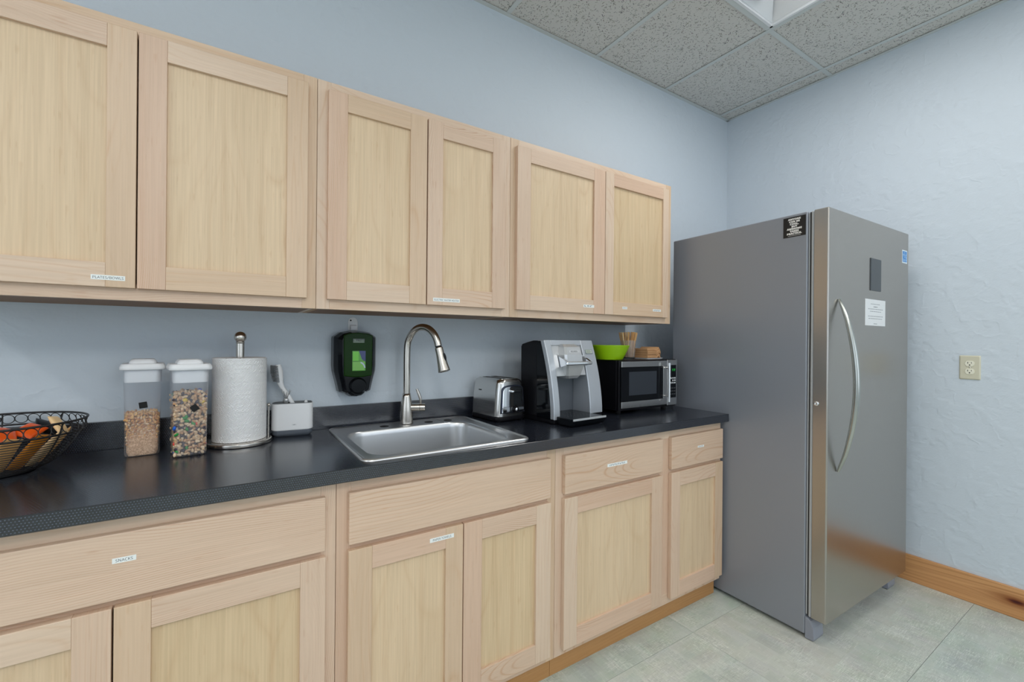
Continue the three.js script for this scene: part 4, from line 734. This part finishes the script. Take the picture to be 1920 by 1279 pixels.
  const lcd = sheet('display', 0.038, 0.021, 0.002, printed(128, 72, (c, W, Hh) => { c.fillStyle = '#7f8a86'; c.fillRect(0, 0, W, Hh); c.fillStyle = '#b9c0b4'; c.fillRect(8, 8, W - 16, Hh - 16); c.fillStyle = '#70786f'; c.fillRect(16, 18, W - 50, 8); c.fillRect(16, 36, W - 36, 8); c.fillRect(16, 52, W - 60, 6); }, 0.2), M.greyPlastic, t, [0.093, 0.311, front(0.311) + 0.0008], 'small grey display'); lcd.rotation.x = -0.42;
  part('button', mv(lathe([[0, 0.004], [0.004, 0.0035], [0.0048, 0]], 16), 0.072, 0.277, front(0.277) + 0.0005, Math.PI / 2 - 0.35), M.black, t);
  // drip tray
  part('drip_tray', merge(sweepX([[-0.11, 0.003], [0.086, 0.003], [0.098, 0.024], [0.098, 0.034], [-0.116, 0.034]], -hw + 0.014, 0.053, 0.003)), M.gloss, t, 'black drip tray');
  part('tray_trim', box(-hw + 0.014, 0.0275, 0.0975, 0.053, 0.0362, 0.1015, 0.001), M.silverLight, t, 'bright front edge');
  const holes = []; for (let i = 0; i < 7; i++) for (let k = 0; k < 5; k++) holes.push(mv(lathe([[0, 0.0004], [0.0024, 0.0004], [0.003, 0]], 8), -0.082 + i * 0.016, 0.0342, -0.06 + k * 0.022));
  part('tray_drain', merge(holes), M.steel, t);
}
{ // microwave
  const w = 0.428, h = 0.250, d = 0.31, turn = -0.015;
  const t = thing('microwave', 'small black and stainless microwave oven beside the fridge', 'microwave', [1.826, CT + 0.0005, 0.388], turn);
  const y0 = 0.018, hw = w / 2;
  part('case', merge(box(-hw, y0, -d, hw, y0 + h, -0.022, 0.004)), M.black, t);
  part('front_trim', box(-hw, y0, -0.0225, hw, y0 + h, -0.004, 0.003), M.black, t);
  for (const [x, z] of [[-0.17, -0.05], [0.17, -0.05], [-0.17, -0.27], [0.17, -0.27]]) part('foot', mv(lathe([[0, 0], [0.013, 0], [0.014, 0.019], [0, 0.019]], 18), x, 0, z), M.rubber, t);
  const dr = sub('door', t), xr = 0.132;
  part('steel_rail', uvBox(box(-hw + 0.009, y0 + h - 0.0345, -0.0045, xr, y0 + h - 0.006, 0.006, 0.002), 'x'), M.steel, dr, 'stainless top band');
  part('steel_rail', uvBox(box(-hw + 0.009, y0 + 0.0125, -0.0045, xr, y0 + 0.045, 0.006, 0.002), 'x'), M.steel, dr, 'stainless bottom band');
  part('glass', box(-hw + 0.009, y0 + 0.045, -0.0045, xr - 0.031, y0 + h - 0.0345, 0.0045, 0.001), M.gloss, dr, 'black door glass');
  part('steel_stile', uvBox(box(xr - 0.031, y0 + 0.045, -0.0045, xr, y0 + h - 0.0345, 0.0055, 0.001), 'y'), M.steel, dr);
  part('window', box(-0.152, y0 + 0.0745, 0.0043, 0.050, y0 + 0.192, 0.0052, 0.0004), std({ color: new THREE.Color(0.03, 0.036, 0.046), roughness: 0.12 }), dr, 'dark mesh window');
  part('handle', merge(rod(V(0.113, y0 + 0.030, 0.034), V(0.113, y0 + 0.233, 0.034), 0.0066, 0.0066, 18), rod(V(0.113, y0 + 0.060, 0.004), V(0.113, y0 + 0.060, 0.034), 0.0042), rod(V(0.113, y0 + 0.207, 0.004), V(0.113, y0 + 0.207, 0.034), 0.0042)), std({ color: new THREE.Color(0.80, 0.81, 0.82), metalness: 0.9, roughness: 0.25 }), dr, 'bright vertical bar handle');
  const cp = sub('control_panel', t);
  part('panel_frame', uvBox(box(xr + 0.0015, y0 + 0.006, -0.0045, hw - 0.003, y0 + h - 0.003, 0.0055, 0.002), 'y'), M.steel, cp);
  part('panel_face', box(xr + 0.016, y0 + 0.046, 0.005, hw - 0.011, y0 + h - 0.030, 0.0062, 0.0004), M.gloss, cp);
  const led = std({ color: 0x000000, emissive: new THREE.Color(0.02, 0.5, 0.06), emissiveIntensity: 1, roughness: 0.5 });
  const seg = []; [[0.040, 1], [0.051, 0], [0.058, 1]].forEach(([x, k]) => { seg.push(box(xr + x, y0 + h - 0.062, 0.0061, xr + x + 0.0016, y0 + h - 0.050, 0.0066, 0)); if (k) seg.push(box(xr + x, y0 + h - 0.0515, 0.0061, xr + x + 0.005, y0 + h - 0.050, 0.0066, 0), box(xr + x, y0 + h - 0.0567, 0.0061, xr + x + 0.005, y0 + h - 0.0554, 0.0066, 0)); });
  part('clock_display', merge(seg), led, cp, 'green clock digits');
  const bt = std({ color: new THREE.Color(0.7, 0.73, 0.75), roughness: 0.4 });
  for (let r = 0; r < 3; r++) for (let k = 0; k < 3; k++) if (!(r === 1 && k === 0)) part('button', mv(lathe([[0, 0.0012], [0.0042, 0.001], [0.0048, 0]], 14), xr + 0.030 + k * 0.0155, y0 + 0.150 - r * 0.0125, 0.0060, Math.PI / 2), bt, cp);
  for (let r = 0; r < 3; r++) for (let k = 0; k < 3; k++) part('soft_key', box(xr + 0.024 + k * 0.0155, y0 + 0.062 + r * 0.016, 0.0061, xr + 0.034 + k * 0.0155, y0 + 0.0685 + r * 0.016, 0.0065, 0), std({ color: new THREE.Color(0.05, 0.055, 0.06), roughness: 0.5 }), cp);
  // on top of the microwave
  const top = CT + 0.0005 + y0 + h + 0.0005;
  const bw = thing('bowl', 'lime green plastic bowl on top of the microwave', 'bowl', [1.640, top, 0.285]);
  part('shell', lathe([[0, 0], [0.066, 0], [0.070, 0.003], [0.103, 0.070], [0.1045, 0.073], [0.1025, 0.073], [0.1005, 0.070], [0.068, 0.006], [0, 0.005]], 64), std({ color: srgb(150, 196, 16), roughness: 0.32 }), bw);
  const cup = thing('stirrer_cup', 'clear plastic cup holding wooden stir sticks on the microwave', 'cup', [1.8000, top, 0.268]);
  part('cup_wall', lathe([[0, 0], [0.031, 0], [0.033, 0.003], [0.040, 0.096], [0.0412, 0.098], [0.0402, 0.098], [0.0318, 0.005], [0, 0.004]], 36), phys({ color: new THREE.Color(0.95, 0.96, 0.97), transmission: 0.92, thickness: 0, roughness: 0.06, ior: 1.45 }), cup);
  part('cup_band', lathe([[0.0335, 0.0025], [0.0345, 0.003], [0.0350, 0.010], [0.0342, 0.0105]], 36), M.rubber, cup, 'dark bottom band');
  const stickG = box(-0.0032, 0, -0.0007, 0.0032, 0.136, 0.0007, 0.0005, 1), sc = [srgb(216, 172, 116), srgb(204, 156, 100), srgb(224, 184, 132), srgb(176, 130, 80)].map((c) => std({ color: c, roughness: 0.7 }));
  for (let k = 0; k < 34; k++) {
    const a = k * 2.39996, r0 = 0.023 * Math.sqrt((k + 0.5) / 34), tilt = 0.02 + 0.17 * Math.sqrt((k + 0.5) / 34), a2 = a + rr(-0.5, 0.5);
    const m = solo('stir_stick', stickG, sc[k % 4], 'thin wooden stir stick standing in the clear cup', 'stir stick', 'wooden stir sticks in the cup');
    m.position.set(1.8000 + r0 * Math.cos(a), top + 0.0055 + rr(0, 0.003), 0.268 + r0 * Math.sin(a));
    m.quaternion.setFromUnitVectors(V(0, 1, 0), V(Math.sin(tilt) * Math.cos(a2), Math.cos(tilt), Math.sin(tilt) * Math.sin(a2))).multiply(new THREE.Quaternion().setFromAxisAngle(V(0, 1, 0), rr(0, 3)));
  }
  // stack of brown napkins / sleeves on a small white tray
  const nap = std({ color: srgb(196, 152, 108), roughness: 0.85 }), nap2 = std({ color: srgb(178, 132, 90), roughness: 0.85 });
  const tray = thing('napkin_tray', 'thin white tray under the brown napkins on the microwave', 'tray', [1.9240, top, 0.276], 0.06);
  part('tray_plate', loft([rrect(0, 0, 0.126, 0.130, 0.006, 0), rrect(0, 0, 0.134, 0.138, 0.008, 0.006), rrect(0, 0, 0.131, 0.135, 0.008, 0.006), rrect(0, 0, 0.124, 0.128, 0.006, 0.0015)]), M.white, tray);
  for (let k = 0; k < 12; k++) {
    const f = 0.0042, g = (() => { const rings = []; const n = 10, lift = (u) => (u > 0.5 ? (u - 0.5) * 0.022 * Math.sin(u * 16) : 0); for (let j = 0; j <= n; j++) { const u = j / n, x = -0.056 + 0.112 * u; rings.push([V(x, lift(u), 0.056), V(x, lift(u) + f * 0.86, 0.056), V(x, lift(u) + f * 0.86, -0.056), V(x, lift(u), -0.056)]); } return loft(rings, { smooth: false }); })();
    const o = solo('napkin', g, k % 3 ? nap : nap2, 'folded brown paper napkin in the stack on the microwave', 'napkin', 'brown paper napkins stacked on the tray');
    o.position.set(1.9240, top + 0.0062 + k * f, 0.276 + rr(-0.003, 0.003)); o.rotation.y = 0.06;
  }
}

renderer.render(scene, camera);
